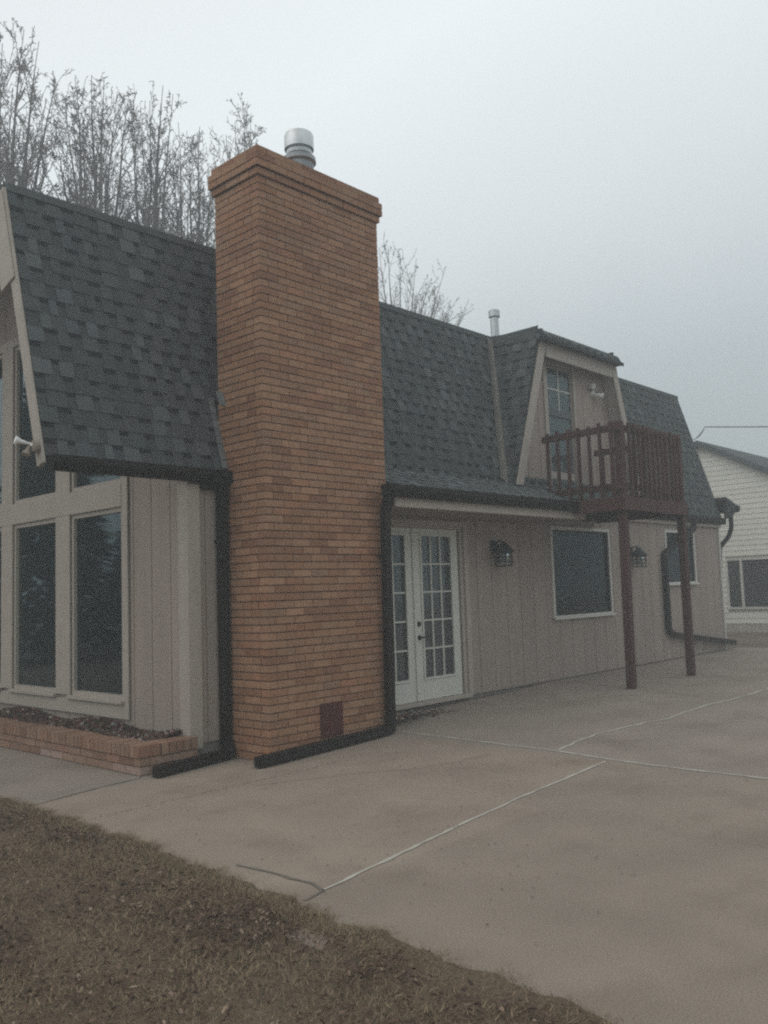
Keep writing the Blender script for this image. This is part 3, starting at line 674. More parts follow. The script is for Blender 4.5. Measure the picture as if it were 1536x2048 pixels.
for k in range(46):                                  # gathered sheer curtain low behind the panes
    xa = 6.62+k*0.036; ya = HY+0.17+0.025*math.sin(k*1.7)+0.01*math.sin(k*0.6); yb = HY+0.17+0.025*math.sin((k+1)*1.7)+0.01*math.sin((k+1)*0.6)
    zt_ = 0.78+0.05*math.sin(k*0.5)
    mb.face([(xa, ya, 0.22), (xa+0.036, yb, 0.22), (xa+0.036, yb, zt_), (xa, ya, zt_)])
mb.build('curtain', M_CURT, fd)
mb = MB()
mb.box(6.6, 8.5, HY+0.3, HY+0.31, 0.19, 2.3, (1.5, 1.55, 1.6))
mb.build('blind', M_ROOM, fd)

# ------------------------------------------------------------------ windows of the front wall
def window(x0, x1, z0, z1, glass, slider=True, wide=0.045, sash_col=M_VINYL):
    fm = MB(); f0 = HY-0.022
    fm.box(x0-wide, x0, f0, HY+0.05, z0-wide, z1+wide); fm.box(x1, x1+wide, f0, HY+0.05, z0-wide, z1+wide)
    fm.box(x0, x1, f0, HY+0.05, z1, z1+wide); fm.box(x0, x1, f0, HY+0.05, z0-wide, z0)
    w = fm.build('window', sash_col, house, bevel=0.003)
    sm = MB(); sm.box(x0-wide-0.015, x1+wide+0.015, f0-0.03, f0-0.001, z0-wide-0.008, z0-wide+0.022); sm.build('sill', sash_col, w)
    q = 0.032; s_ = MB(); y0 = HY+0.012
    s_.box(x0, x0+q, y0, y0+0.03, z0, z1); s_.box(x1-q, x1, y0, y0+0.03, z0, z1); s_.box(x0+q, x1-q, y0, y0+0.03, z0, z0+q); s_.box(x0+q, x1-q, y0, y0+0.03, z1-q, z1)
    m = (x0+x1)/2; s_.box(m-0.015, m+0.015, y0+0.022, y0+0.04, z0+q, z1-q); s_.build('sash', M_BLACK if glass is M_GLASS2 else sash_col, w)
    pm = MB(); pm.box(x0+q, x1-q, y0+0.012, y0+0.016, z0+q, z1-q); pm.build('pane', glass, w)
    return w
window(*WIN[:2], *WIN[2:], M_GLASS2); window(*SWIN[:2], *SWIN[2:], M_GLASS2)

# ------------------------------------------------------------------ dormer
YD = 6.30
lb, lt, rb, rt_ = 9.30, 10.02, 12.74, 12.08           # outer edges: bottom (z 2.72) and top (z 4.66)
zb, zt2 = 2.70, 4.70
dm = MB()
holes = [(10.44, 11.14, 2.70, 4.52)]
yw = 6.49
def dzf(u):
    if u < lt: return zb+(u-lb)/(lt-lb)*(zt2-zb)
    if u > rt_: return zb+(rb-u)/(rb-rt_)*(zt2-zb)
    return zt2
siding(dm, 'y', yw, -1, lb+0.06, rb-0.06, 2.42, dzf, holes, u_off=10.21, th=0.05)
dormer = dm.build('dormer', M_SIDE, house)
cm = MB()
# left cheek: shingles on a slanted plane running back into the steep slope
P0 = Vector((lb, YD, zb)); vtop = Vector((lt-lb, 0, zt2+0.22-zb)); Lc = vtop.length; vv = vtop.normalized()
def back(b):   # distance from front edge to the main slope at height along the cheek
    z_ = zb+vv.z*b; return max(0.05, ysl(z_)-YD+0.02)
# u runs from the back towards the front: origin at the back line
P0b = Vector((lb, YD+1.0, zb))
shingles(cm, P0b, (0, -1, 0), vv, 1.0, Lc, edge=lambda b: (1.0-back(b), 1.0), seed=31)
fr = vv.cross(Vector((0, 1, 0))); inw = Vector((0, -1, 0)).cross(vv).normalized()*-1
cm.prism([P0+inw*0.004, P0+Vector((0, 0.35, 0))+inw*0.004, Vector((lt, YR, zt2+0.18))+inw*0.004, Vector((lt+0.0, YD, zt2+0.18))+inw*0.004], inw*0.05, (0.8, 0.8, 0.8))
cm.build('cheek', M_SHING, dormer); cm = MB()
# right cheek
P1 = Vector((rb, YD, zb)); v1 = Vector((rt_-rb, 0, zt2+0.22-zb)); L1 = v1.length; v1n = v1.normalized()
def back1(b): return max(0.05, ysl(zb+v1n.z*b)-YD+0.02)
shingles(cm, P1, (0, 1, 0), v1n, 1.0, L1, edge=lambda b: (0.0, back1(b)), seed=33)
in1 = -Vector((0, 1, 0)).cross(v1n).normalized()
cm.prism([P1+in1*0.004, P1+Vector((0, 0.35, 0))+in1*0.004, Vector((rt_, YR, zt2+0.18))+in1*0.004, Vector((rt_, YD, zt2+0.18))+in1*0.004], in1*0.05, (0.8, 0.8, 0.8))
cm.build('cheek', M_SHING, dormer)
# dormer roof: nearly flat top, shingled skirt in front
rm = MB()
zf_, zk = 4.855, 4.93
rm.hexa([(lt-0.02, 6.27, zf_-0.05), (rt_+0.03, 6.27, zf_-0.05), (rt_+0.03, YR+0.2, zk-0.03), (lt-0.02, YR+0.2, zk-0.03), (lt-0.02, 6.27, zf_), (rt_+0.03, 6.27, zf_), (rt_+0.03, YR+0.2, zk+0.03), (lt-0.02, YR+0.2, zk+0.03)], (0.95, 0.95, 0.95))
shingles(rm, (lt-0.05, 6.175, zf_-0.155), (1, 0, 0), (0, 0.09, 0.155), rt_-lt+0.10, 0.175, seed=35, exposure=0.09)
rm.prism([(lt-0.05, 6.18, zf_-0.16), (lt-0.05, 6.30, zf_-0.16), (lt-0.05, 6.30, zf_-0.008), (lt-0.05, 6.268, zf_-0.008)], (rt_-lt+0.10, 0, 0), (0.7, 0.7, 0.7))
rm.prism([(lt-0.075, 6.24, zf_-0.15), (lt-0.0, 6.24, zf_-0.15), (lt+0.02, 6.24, zf_+0.006), (lt-0.03, 6.24, zf_+0.006)], (0, 0.86, 0.06), (0.9, 0.9, 0.9))
rm.box(lt-0.055, rt_+0.055, 6.160, 6.173, zf_-0.175, zf_-0.125, (0.55, 0.55, 0.55))
rm.build('dormer_roof', M_SHING, dormer)
tb = MB()
def slat(mb, xb, xt, z0, z1, w_, y0, y1, sgn):
    mb.hexa([(xb, y0, z0), (xb+w_, y0, z0), (xb+w_, y1, z0), (xb, y1, z0), (xt, y0, z1), (xt+w_, y0, z1), (xt+w_, y1, z1), (xt, y1, z1)])
k = (lt-lb)/(zt2-zb)
slat(tb, lb-0.005, lt-0.005, zb, zt2, 0.145, YD-0.03, YD-0.004, 1)
k2 = (rb-rt_)/(zt2-zb)
slat(tb, rb-0.14, rt_-0.14, zb-0.1, zt2, 0.145, YD-0.03, YD-0.004, -1)
tb.box(lt+0.12, rt_-0.12, YD-0.034, YD-0.006, 4.50, 4.70)
# reveals of the recess
slat(tb, lb+0.10, lt+0.10, zb, zt2-0.02, 0.02, YD-0.003, yw-0.002, 1); slat(tb, rb-0.12, rt_-0.12, zb, zt2-0.02, 0.02, YD-0.003, yw-0.002, 1)
tb.build('trim_board', M_TRIM, dormer, bevel=0.003)
sf = MB(); sf.box(lt+0.12, rt_-0.12, YD-0.005, yw-0.002, 4.585, 4.605); sf.build('soffit', M_SOFF, dormer)
vm = MB()
for k in range(1):
    a = Vector((9.285, ysl(2.76)-0.022, 2.76)); b = Vector((10.00, ysl(4.88)-0.022, 4.88))
    vm.beam(a, b, 0.17, 0.014, upv=-nsn, tint=(1.3, 1.2, 1.1))
    vm.beam(a+Vector((0.0, -0.018, 0)), b+Vector((0.0, -0.018, 0)), 0.045, 0.022, upv=-nsn, tint=(1.9, 1.75, 1.6))
vm.prism([a+Vector((-0.04, -0.03, -0.02)), a+Vector((0.14, -0.06, -0.05)), a+Vector((0.16, -0.03, -0.02)), a+Vector((0.0, 0, 0.03))], (0, -0.004, 0.004), (2.6, 2.6, 2.5))
vm.build('valley_flashing', M_FLASH, dormer)
# balcony door in the dormer: storm door with upper and lower glass
x0, x1 = 10.44, 11.14
bd = MB(); y0 = yw+0.005
bd.box(x0-0.085, x0, yw-0.022, yw-0.001, 2.68, 4.56); bd.box(x1, x1+0.05, yw-0.022, yw-0.001, 2.68, 4.56); bd.box(x0, x1, yw-0.022, yw-0.001, 4.52, 4.56)
bdo = bd.build('balcony_door', M_TRIM, dormer, bevel=0.002); bd = MB()
bd.box(x0, x0+0.045, y0, y0+0.04, 2.72, 4.52); bd.box(x1-0.045, x1, y0, y0+0.04, 2.72, 4.52); bd.box(x0+0.045, x1-0.045, y0, y0+0.04, 4.46, 4.52)
bd.build('door_frame', M_SOFF, bdo)
bd = MB(); bd.box(x0+0.045, x1-0.045, y0+0.004, y0+0.036, 2.70, 3.0); bd.build('kick_panel', M_TRIM, bdo)
md = MB(); md.box(x0+0.045, x1-0.045, y0-0.004, y0+0.045, 3.78, 3.87); md.build('mid_rail', M_DULL, bdo); md = MB(); md.box(x0+0.045, x1-0.045, y0-0.004, y0+0.04, 3.0, 3.045); md.build('bottom_rail', M_DULL, bdo)
pm = MB(); pm.box(x0+0.045, x1-0.045, y0+0.02, y0+0.024, 3.87, 4.46); pm.build('pane', M_GLASS4, bdo); pm = MB(); pm.box(x0+0.045, x1-0.045, y0+0.02, y0+0.024, 3.045, 3.78); pm.build('pane', M_GLASS4, bdo)
gm = MB(); gm.box(x0+0.045, x1-0.045, y0+0.012, y0+0.019, 4.16, 4.18); gm.box((x0+x1)/2-0.01, (x0+x1)/2+0.01, y0+0.011, y0+0.0185, 3.87, 4.46); gm.build('muntin', M_DOOR, bdo)
cu = MB()
for k in range(16):
    xa = x0+0.05+k*0.038; 
    if 6 < k < 10: continue
    ya = y0+0.052+0.01*math.sin(k*2.1); yb = y0+0.052+0.01*math.sin((k+1)*2.1)
    cu.face([(xa, ya, 3.4), (xa+0.038, yb, 3.4), (xa+0.038, yb, 4.50), (xa, ya, 4.50)])
cu.box(x0, x1, y0+0.07, y0+0.078, 2.7, 4.52, (0.42, 0.49, 0.48))
cu.build('curtain', M_CURT, bdo)

# ------------------------------------------------------------------ balcony
bm = MB(); BX0, BX1, BY0 = 9.78, 11.50, 5.08
zD = 2.46
for k in range(9):                                    # deck boards run along the house
    y0 = BY0+0.045+k*0.137; bm.box(BX0, BX1, y0, y0+0.13, zD-0.035, zD, (random.uniform(0.85, 1.15),)*3)
bm.box(BX0-0.05, BX1+0.02, BY0-0.045, BY0+0.0, 2.29, zD+0.0); bm.box(BX0-0.05, BX0-0.005, BY0+0.002, YE+0.02, 2.29, zD-0.003); bm.box(BX1-0.03, BX1+0.015, BY0+0.002, YE+0.02, 2.29, zD-0.04)
for k in range(1, 4): bm.box(BX0+k*0.45, BX0+k*0.45+0.04, BY0+0.005, YE+0.02, 2.30, zD-0.037)
bal = bm.build('balcony', M_RED, house, bevel=0.003)
for px, lean in ((9.80, 0.06), (11.48, 0.0)):
    pm = MB(); py = 5.125; s_ = 0.047; zt_ = 3.40
    def Q(z_): return px+lean*z_/3.4
    zb_ = g(px)-0.01
    pm.hexa([(Q(zb_)+a, py+b, zb_) for a, b in ((-s_, -s_), (s_, -s_), (s_, s_), (-s_, s_))]+[(Q(zt_)+a, py+b, zt_) for a, b in ((-s_, -s_), (s_, -s_), (s_, s_), (-s_, s_))])
    pm.build('post', M_RED, bal, bevel=0.004)
LWX = 9.88                                             # where the side rail meets the dormer trim
rl = MB()
rl.box(BX0+0.06, BX1-0.04, BY0+0.0, BY0+0.04, 3.27, 3.355); rl.box(BX0+0.06, BX1-0.04, BY0+0.0, BY0+0.04, 2.555, 2.635)
rl.beam((BX0+0.0, BY0+0.0, 3.315), (LWX, 6.24, 3.315), 0.04, 0.085); rl.beam((BX0+0.0, BY0+0.0, 2.59), (LWX, 6.20, 2.59), 0.04, 0.08)
rl.beam((BX1+0.0, BY0+0.0, 3.315), (BX1+0.02, 6.4, 3.315), 0.04, 0.085); rl.beam((BX1+0.0, BY0+0.0, 2.59), (BX1+0.02, 6.38, 2.59), 0.04, 0.08)
rl.build('railing', M_RED, bal, bevel=0.003)
def baluster(x_, y_, z0=2.465, z1=3.385, t=0.018):
    b = MB(); a = random.uniform(-0.01, 0.01); z1 += random.uniform(-0.012, 0.012)
    b.hexa([(x_+i*t, y_+j*t, z0) for i, j in ((-1, -1), (1, -1), (1, 1), (-1, 1))]+[(x_+a+i*t, y_+j*t, z1) for i, j in ((-1, -1), (1, -1), (1, 1), (-1, 1))], (random.uniform(0.8, 1.2),)*3)
    b.build('baluster', M_RED, bal)
for k in range(12): baluster(BX0+0.20+k*0.128, BY0-0.022)
for k in range(7):
    t = 0.09+k*0.139; baluster(BX0+(LWX-BX0)*t-0.04, BY0+(6.22-BY0)*t)
for k in range(8):
    t = 0.08+k*0.12; baluster(BX1+0.04, BY0+1.3*t)

# vent pipe on the upper roof
mb = MB(); c = (11.36, 7.95, 0)
mb.lathe(c, [(0.066, 5.0), (0.066, 5.72), (0.0, 5.72)], 20); mb.lathe(c, [(0.07, 5.70), (0.09, 5.712), (0.09, 5.81), (0.07, 5.83), (0, 5.835)], 20); mb.lathe(c, [(0.2, 5.03), (0.08, 5.16), (0.066, 5.16)], 20)
mb.build('vent_pipe', M_GALV, house, smooth='auto')

# ------------------------------------------------------------------ brick planter and beds
pl = thing('brick_planter', (3.9, 6.4, 0.0), 'low tan brick planter below the tall gable windows', 'planter')
PX0, PX1, PY0, PY1 = 3.90, 4.45, 6.345, 13.0
mb = MB(); rnd = random.Random(8)
for k in range(2):
    z = 0.008+k*CH; p = PY0; 
    if k % 2: p += 0.0
    first = True
    while p < PY1:
        q = min(p+(BL if not (first and k % 2) else 0.095), PY1); first = False
        pale = rnd.random() < 0.3
        t = brick_tint(rnd); t = tuple(min(1.9, v*1.25) for v in (t[0], t[1]*1.12, t[2]*1.3)) if pale else t
        mb.box(PX0-rnd.uniform(0, 0.002), PX0+0.09, p, q, z, z+BH, t); p = q+JT
    p = PX0+0.10 if k % 2 else PX0+0.0
    p = PX0+0.09+JT
    while p < PX1-0.02:
        q = min(p+BL, PX1); mb.box(p, q, PY0, PY0+0.09, z, z+BH, brick_tint(rnd)); p = q+JT
mb.box(PX0+0.006, PX0+0.085, PY0+0.006, PY1, -0.03, 0.15, (0.45, 0.40, 0.36)); mb.box(PX0+0.086, PX1, PY0+0.006, PY0+0.085, -0.03, 0.15, (0.45, 0.40, 0.36))
mb.t = [(t_[0]*0.84, t_[1]*0.96, t_[2]*1.14) for t_ in mb.t]; mb.build('brick_wall', M_BRICK, pl)
mb = MB(); z = 0.008+2*CH; p = PY0; W1 = 0.062
while p < PY1:
    mb.box(PX0-0.012-rnd.uniform(0, 0.003), PX0+0.19, p, min(p+W1, PY1), z, z+0.092+rnd.uniform(-0.002, 0.002), brick_tint(rnd)); p += W1+0.008
p = PX0+0.198
while p < PX1-0.01:
    mb.box(p, min(p+W1, PX1), PY0-0.012-rnd.uniform(0, 0.003), PY0+0.19, z, z+0.092+rnd.uniform(-0.002, 0.002), brick_tint(rnd)); p += W1+0.008
mb.box(PX0-0.004, PX0+0.185, PY0+0.006, PY1, z-0.003, z+0.084, (0.45, 0.40, 0.36)); mb.box(PX0+0.187, PX1-0.004, PY0-0.004, PY0+0.185, z-0.003, z+0.084, (0.45, 0.40, 0.36))
mb.t = [(t_[0]*0.80, t_[1]*0.87, t_[2]*0.98) for t_ in mb.t]; mb.build('coping', M_BRICK, pl)

def chips(name, n, fx, fy, fz, cols, smin, smax, label, cat, pale=0.05):
    mb = MB(); rnd = random.Random(n)
    for i in range(n):
        x, y = fx(rnd), fy(rnd); z = fz(x, y); isp = rnd.random() < pale
        s = rnd.uniform(smin, smax)*(1.3 if isp else 1)
        t = (0.31*rnd.uniform(0.7, 1.2), 0.27*rnd.uniform(0.8, 1.1), 0.225) if isp else tuple(c*rnd.uniform(0.6, 1.4) for c in rnd.choice(cols))
        ax = Vector((rnd.uniform(-1, 1), rnd.uniform(-1, 1), rnd.uniform(-0.4, 0.4))).normalized(); b = ax.cross(Vector((rnd.uniform(-0.4, 0.4), rnd.uniform(-0.4, 0.4), 1))).normalized(); c = ax.cross(b)
        la, lb_, lc = (s*rnd.uniform(0.5, 0.8), s*rnd.uniform(0.4, 0.7), s*rnd.uniform(0.3, 0.5)) if isp else (s*rnd.uniform(0.6, 1.2), s*rnd.uniform(0.2, 0.5), s*rnd.uniform(0.1, 0.25))
        P = Vector((x, y, z)); pts = [P+ax*la*rnd.uniform(0.8, 1.2), P+b*lb_*rnd.uniform(0.8, 1.2), P-ax*la*rnd.uniform(0.8, 1.2), P-b*lb_*rnd.uniform(0.8, 1.2)]; tp, bt = P+c*lc, P-c*lc
        for k in range(4):
            mb.face([pts[k], pts[(k+1) % 4], tp], t); mb.face([pts[(k+1) % 4], pts[k], bt], t)
    o = mb.build(name, M_MULCH); return kind(o, 'stuff', label, cat)
def bed_z(x, y): return 0.20+0.035*math.sin(x*9)*math.cos(y*4)+0.05*(x-4.08)/0.36
mb = MB()
for i in range(60):
    for j in range(6):
        q = []
        for a, b in ((i, j), (i, j+1), (i+1, j+1), (i+1, j)):
            y_ = 6.53+a*6.4/60; x_ = 4.085+b*0.365/6; q.append((x_, y_, bed_z(x_, y_)))
        mb.face(q, (0.055, 0.036, 0.028))
mb.build('planter_soil', M_MULCH, pl)
MC = [(0.085, 0.045, 0.035), (0.12, 0.065, 0.05), (0.06, 0.034, 0.028), (0.15, 0.09, 0.07), (0.10, 0.07, 0.05)]
chips('mulch_bed', 5200, lambda r: r.uniform(4.06, 4.43), lambda r: 6.54+r.random()**1.5*5.0, lambda x, y: bed_z(x, y)+0.012, MC, 0.015, 0.04, 'brown bark mulch mixed with pale stones filling the brick planter', 'mulch', 0.022)
def pz(x, y): 
    r = math.hypot((x-6.85)/0.62, (y-6.26)/0.24); return g(x)+0.06*max(0, 1-r*r)
def px_(r): return 6.85+r.gauss(0, 0.28)
def py_(r): return 6.28+r.gauss(0, 0.085)
chips('gravel_heap', 1500, lambda r: min(max(px_(r), 6.42), 7.6), lambda r: min(max(py_(r), 6.03), 6.43), lambda x, y: pz(x, y)+0.008, [(0.10, 0.065, 0.055), (0.14, 0.10, 0.085), (0.08, 0.055, 0.045), (0.17, 0.13, 0.11)], 0.018, 0.04, 'small patch of reddish gravel and bark by the french door step', 'gravel', 0.05)

# ------------------------------------------------------------------ wall lanterns
def lantern(loc, label):
    t = thing('wall_lantern', loc, label, 'lantern', 'caged lanterns on the front wall')
    x, y, z = loc
    mb = MB(); mb.lathe((x, y, z), [(0.0, 0.03), (0.055, 0.028), (0.075, 0.012), (0.08, 0.0)], 20, axis=(0, -1, 0)); mb.build('backplate', M_BLACK, t, smooth='auto')
    mb = MB(); mb.tube([(x, y-0.02, z+0.01), (x, y-0.07, z+0.06), (x, y-0.13, z+0.055), (x, y-0.15, z+0.02)], 0.011, 8); mb.build('arm', M_BLACK, t, smooth=True)
    c = (x, y-0.15, z); mb = MB()
    mb.lathe(c, [(0.0, 0.05), (0.03, 0.045), (0.045, 0.02), (0.10, -0.035), (0.128, -0.075), (0.13, -0.085), (0.09, -0.06), (0.0, -0.03)], 24); mb.build('hood', M_BLACK, t, smooth='auto')
    mb = MB(); mb.lathe(c, [(0.055, -0.07), (0.062, -0.12), (0.058, -0.20), (0.03, -0.225), (0.0, -0.23)], 20); mb.build('glass_jar', M_GLASS3, t, smooth=True)
    mb = MB(); R_ = 0.102
    for k in range(8):
        a = k*math.pi/4; mb.tube([(c[0]+R_*math.cos(a), c[1]+R_*math.sin(a), c[2]-0.07), (c[0]+R_*math.cos(a), c[1]+R_*math.sin(a), c[2]-0.25)], 0.006, 5)
    for zz in (-0.09, -0.14, -0.195, -0.25): mb.tube([(c[0]+R_*math.cos(a), c[1]+R_*math.sin(a), c[2]+zz) for a in np.linspace(0, 2*math.pi, 25)], 0.006, 5)
    mb.tube([(c[0]-R_, c[1], c[2]-0.25), (c[0]+R_, c[1], c[2]-0.25)], 0.004, 5); mb.tube([(c[0], c[1]-R_, c[2]-0.25), (c[0], c[1]+R_, c[2]-0.25)], 0.004, 5)
    mb.build('cage', M_BLACK, t)
    return t
lantern((8.97, HY, 1.92), 'black caged wall lantern between the french door and the dark window')
lantern((12.53, HY, 1.90), 'black caged wall lantern half hidden behind the near balcony post')

# ------------------------------------------------------------------ floodlights
def flood(loc, heads, label, nrm=(0, -1, 0), mats=(M_BULB, M_BULB), k=1.0):
    t = thing('floodlight', loc, label, 'floodlight', 'twin floodlights under the eaves')
    c = Vector(loc); nrm = Vector(nrm)
    mb = MB(); mb.lathe(c, [(0, 0.03), (0.045, 0.028), (0.055, 0.0)], 16, axis=nrm); mb.build('base', mats[0] if mats[0] is not M_BULB else M_VINYL, t, smooth='auto')
    for (off, ax), m_ in zip(heads, mats):
        e_ = c+nrm*0.05+Vector(off); ax = Vector(ax).normalized()
        mb = MB(); mb.tube([c+nrm*0.025, e_-ax*0.05, e_-ax*0.01], 0.012, 8)
        mb.lathe(e_, [(a_*k, b_*k) for a_, b_ in ((0.0, -0.03), (0.03, -0.025), (0.034, 0.03), (0.062, 0.095), (0.064, 0.115), (0.045, 0.122), (0, 0.128))], 18, axis=ax); mb.build('lamp_head', m_, t, smooth='auto')
    return t
flood((11.70, yw, 4.26), [((-0.04, 0, 0.06), (-0.9, -0.5, 0.25)), ((0.05, -0.02, -0.03), (0.75, -0.55, -0.2))], 'white twin floodlight on the dormer wall above the balcony', mats=(M_VINYL, M_BULB), k=0.72)
flood((XL-0.047, 6.45, 2.60), [((0.0, 0.03, -0.02), (-0.45, -0.2, -0.85)), ((-0.03, 0.05, 0.03), (-0.95, 0.2, 0.2))], 'twin floodlight at the foot of the roof edge board', nrm=(-1, 0, 0), mats=(M_SOFF, M_BULB), k=0.52)

# ------------------------------------------------------------------ neighbour's house
NX = 22.0
nh = thing('neighbour_house', (NX, 9, 0.15), 'white lap-sided house with a dark gable roof standing behind the far end', 'house')
ny0, ny1, ridge = 3.6, 14.8, 5.13
def nroof(y): return 4.957+(9.254-9.2)*0.54-0.54*abs(y-9.2)
mb = MB(); z = 0.33
wy0, wy1, wz0, wz1 = 7.62, 8.74, 0.68, 1.93
while z < 5.2:
    z1 = z+0.128
    lo, hi = ny0, ny1
    # clip under roof
    h0, h1 = (nroof(9.2)-0.10-z)/0.54, (nroof(9.2)-0.10-z1)/0.54
    if h1 <= 0.02: break
    lo = max(ny0+0.3, 9.2-h0); hi = min(ny1-0.3, 9.2+h0); lo1 = max(ny0+0.3, 9.2-h1); hi1 = min(ny1-0.3, 9.2+h1)
    spans = [(lo, hi)] if (z1 <= wz0 or z >= wz1) else [(lo, wy0), (wy1, hi)]
    for a, b in spans:
        mb.hexa([(NX-0.018, a, z), (NX+0.05, a, z), (NX+0.05, b, z), (NX-0.018, b, z), (NX-0.004, max(a, lo1), z1+0.006), (NX+0.05, max(a, lo1), z1+0.006), (NX+0.05, min(b, hi1), z1+0.006), (NX-0.004, min(b, hi1), z1+0.006)], (random.uniform(0.97, 1.03),)*3)
    z = z1
mb.prism([(NX+0.052, ny0+0.3, 0.2), (NX+0.052, ny1-0.3, 0.2), (NX+0.052, ny1-0.3, nroof(ny1-0.3)-0.1), (NX+0.052, 9.2, nroof(9.2)-0.15), (NX+0.052, ny0+0.3, nroof(ny0+0.3)-0.1)], (9, 0, 0))
mb.build('wall', M_LAP, nh)
mb = MB(); mb.box(NX-0.01, NX+9, ny0+0.32, ny1-0.32, 0.0, 0.328, (2.2, 2.2, 2.1)); mb.build('foundation', M_FOUND, nh)
mb = MB()
for s in (-1, 1):
    ye = ny0-0.3 if s < 0 else ny1+0.3
    mb.prism([(NX-0.2, 9.2, nroof(9.2)), (NX-0.2, ye, nroof(ye)), (NX-0.2, ye, nroof(ye)-0.15), (NX-0.2, 9.2, nroof(9.2)-0.15)], (9.6, 0, 0))
mb.build('roof', M_SHING, nh)
fm = MB(); q = 0.05
fm.box(NX-0.04, NX+0.04, wy0, wy0+q, wz0, wz1); fm.box(NX-0.04, NX+0.04, wy1-q, wy1, wz0, wz1); fm.box(NX-0.04, NX+0.04, wy0+q, wy1-q, wz0, wz0+q); fm.box(NX-0.04, NX+0.04, wy0+q, wy1-q, wz1-q, wz1); fm.box(NX-0.035, NX+0.03, 8.33, 8.39, wz0+q, wz1-q)
nw = fm.build('window', M_VINYL, nh)
pm = MB(); pm.box(NX+0.0, NX+0.006, wy0+q, 8.33, wz0+q, wz1-q); pm.box(NX+0.0, NX+0.006, 8.39, wy1-q, wz0+q, wz1-q); pm.build('pane', M_GLASS2, nw)

# service wire from the far roof to a pole out of the picture
mb = MB()
def sag(a, b, s, n=14): return [Vector(a).lerp(Vector(b), i/n)+Vector((0, 0, -s*4*(i/n)*(1-i/n))) for i in range(n+1)]
mb.tube(sag((19.6, 8.05, 4.90), (19.6, -6, 3.2), 0.12), 0.011, 6)
tag(mb.build('overhead_wire', M_BLACK), 'dark service wire crossing the sky above the white house', 'wire', 'overhead wires at the far end')
mb = MB()
mb.tube(sag((17.2, 7.25, 4.27), (19.6, 8.05, 4.90), 0.04), 0.008, 6); mb.tube(sag((16.4, 7.1, 4.1), (19.6, 8.05, 4.90), 0.08), 0.008, 6)
tag(mb.build('service_drop', M_BLACK), 'pair of thin drop wires joining the roof end to the overhead wire', 'wire', 'overhead wires at the far end')

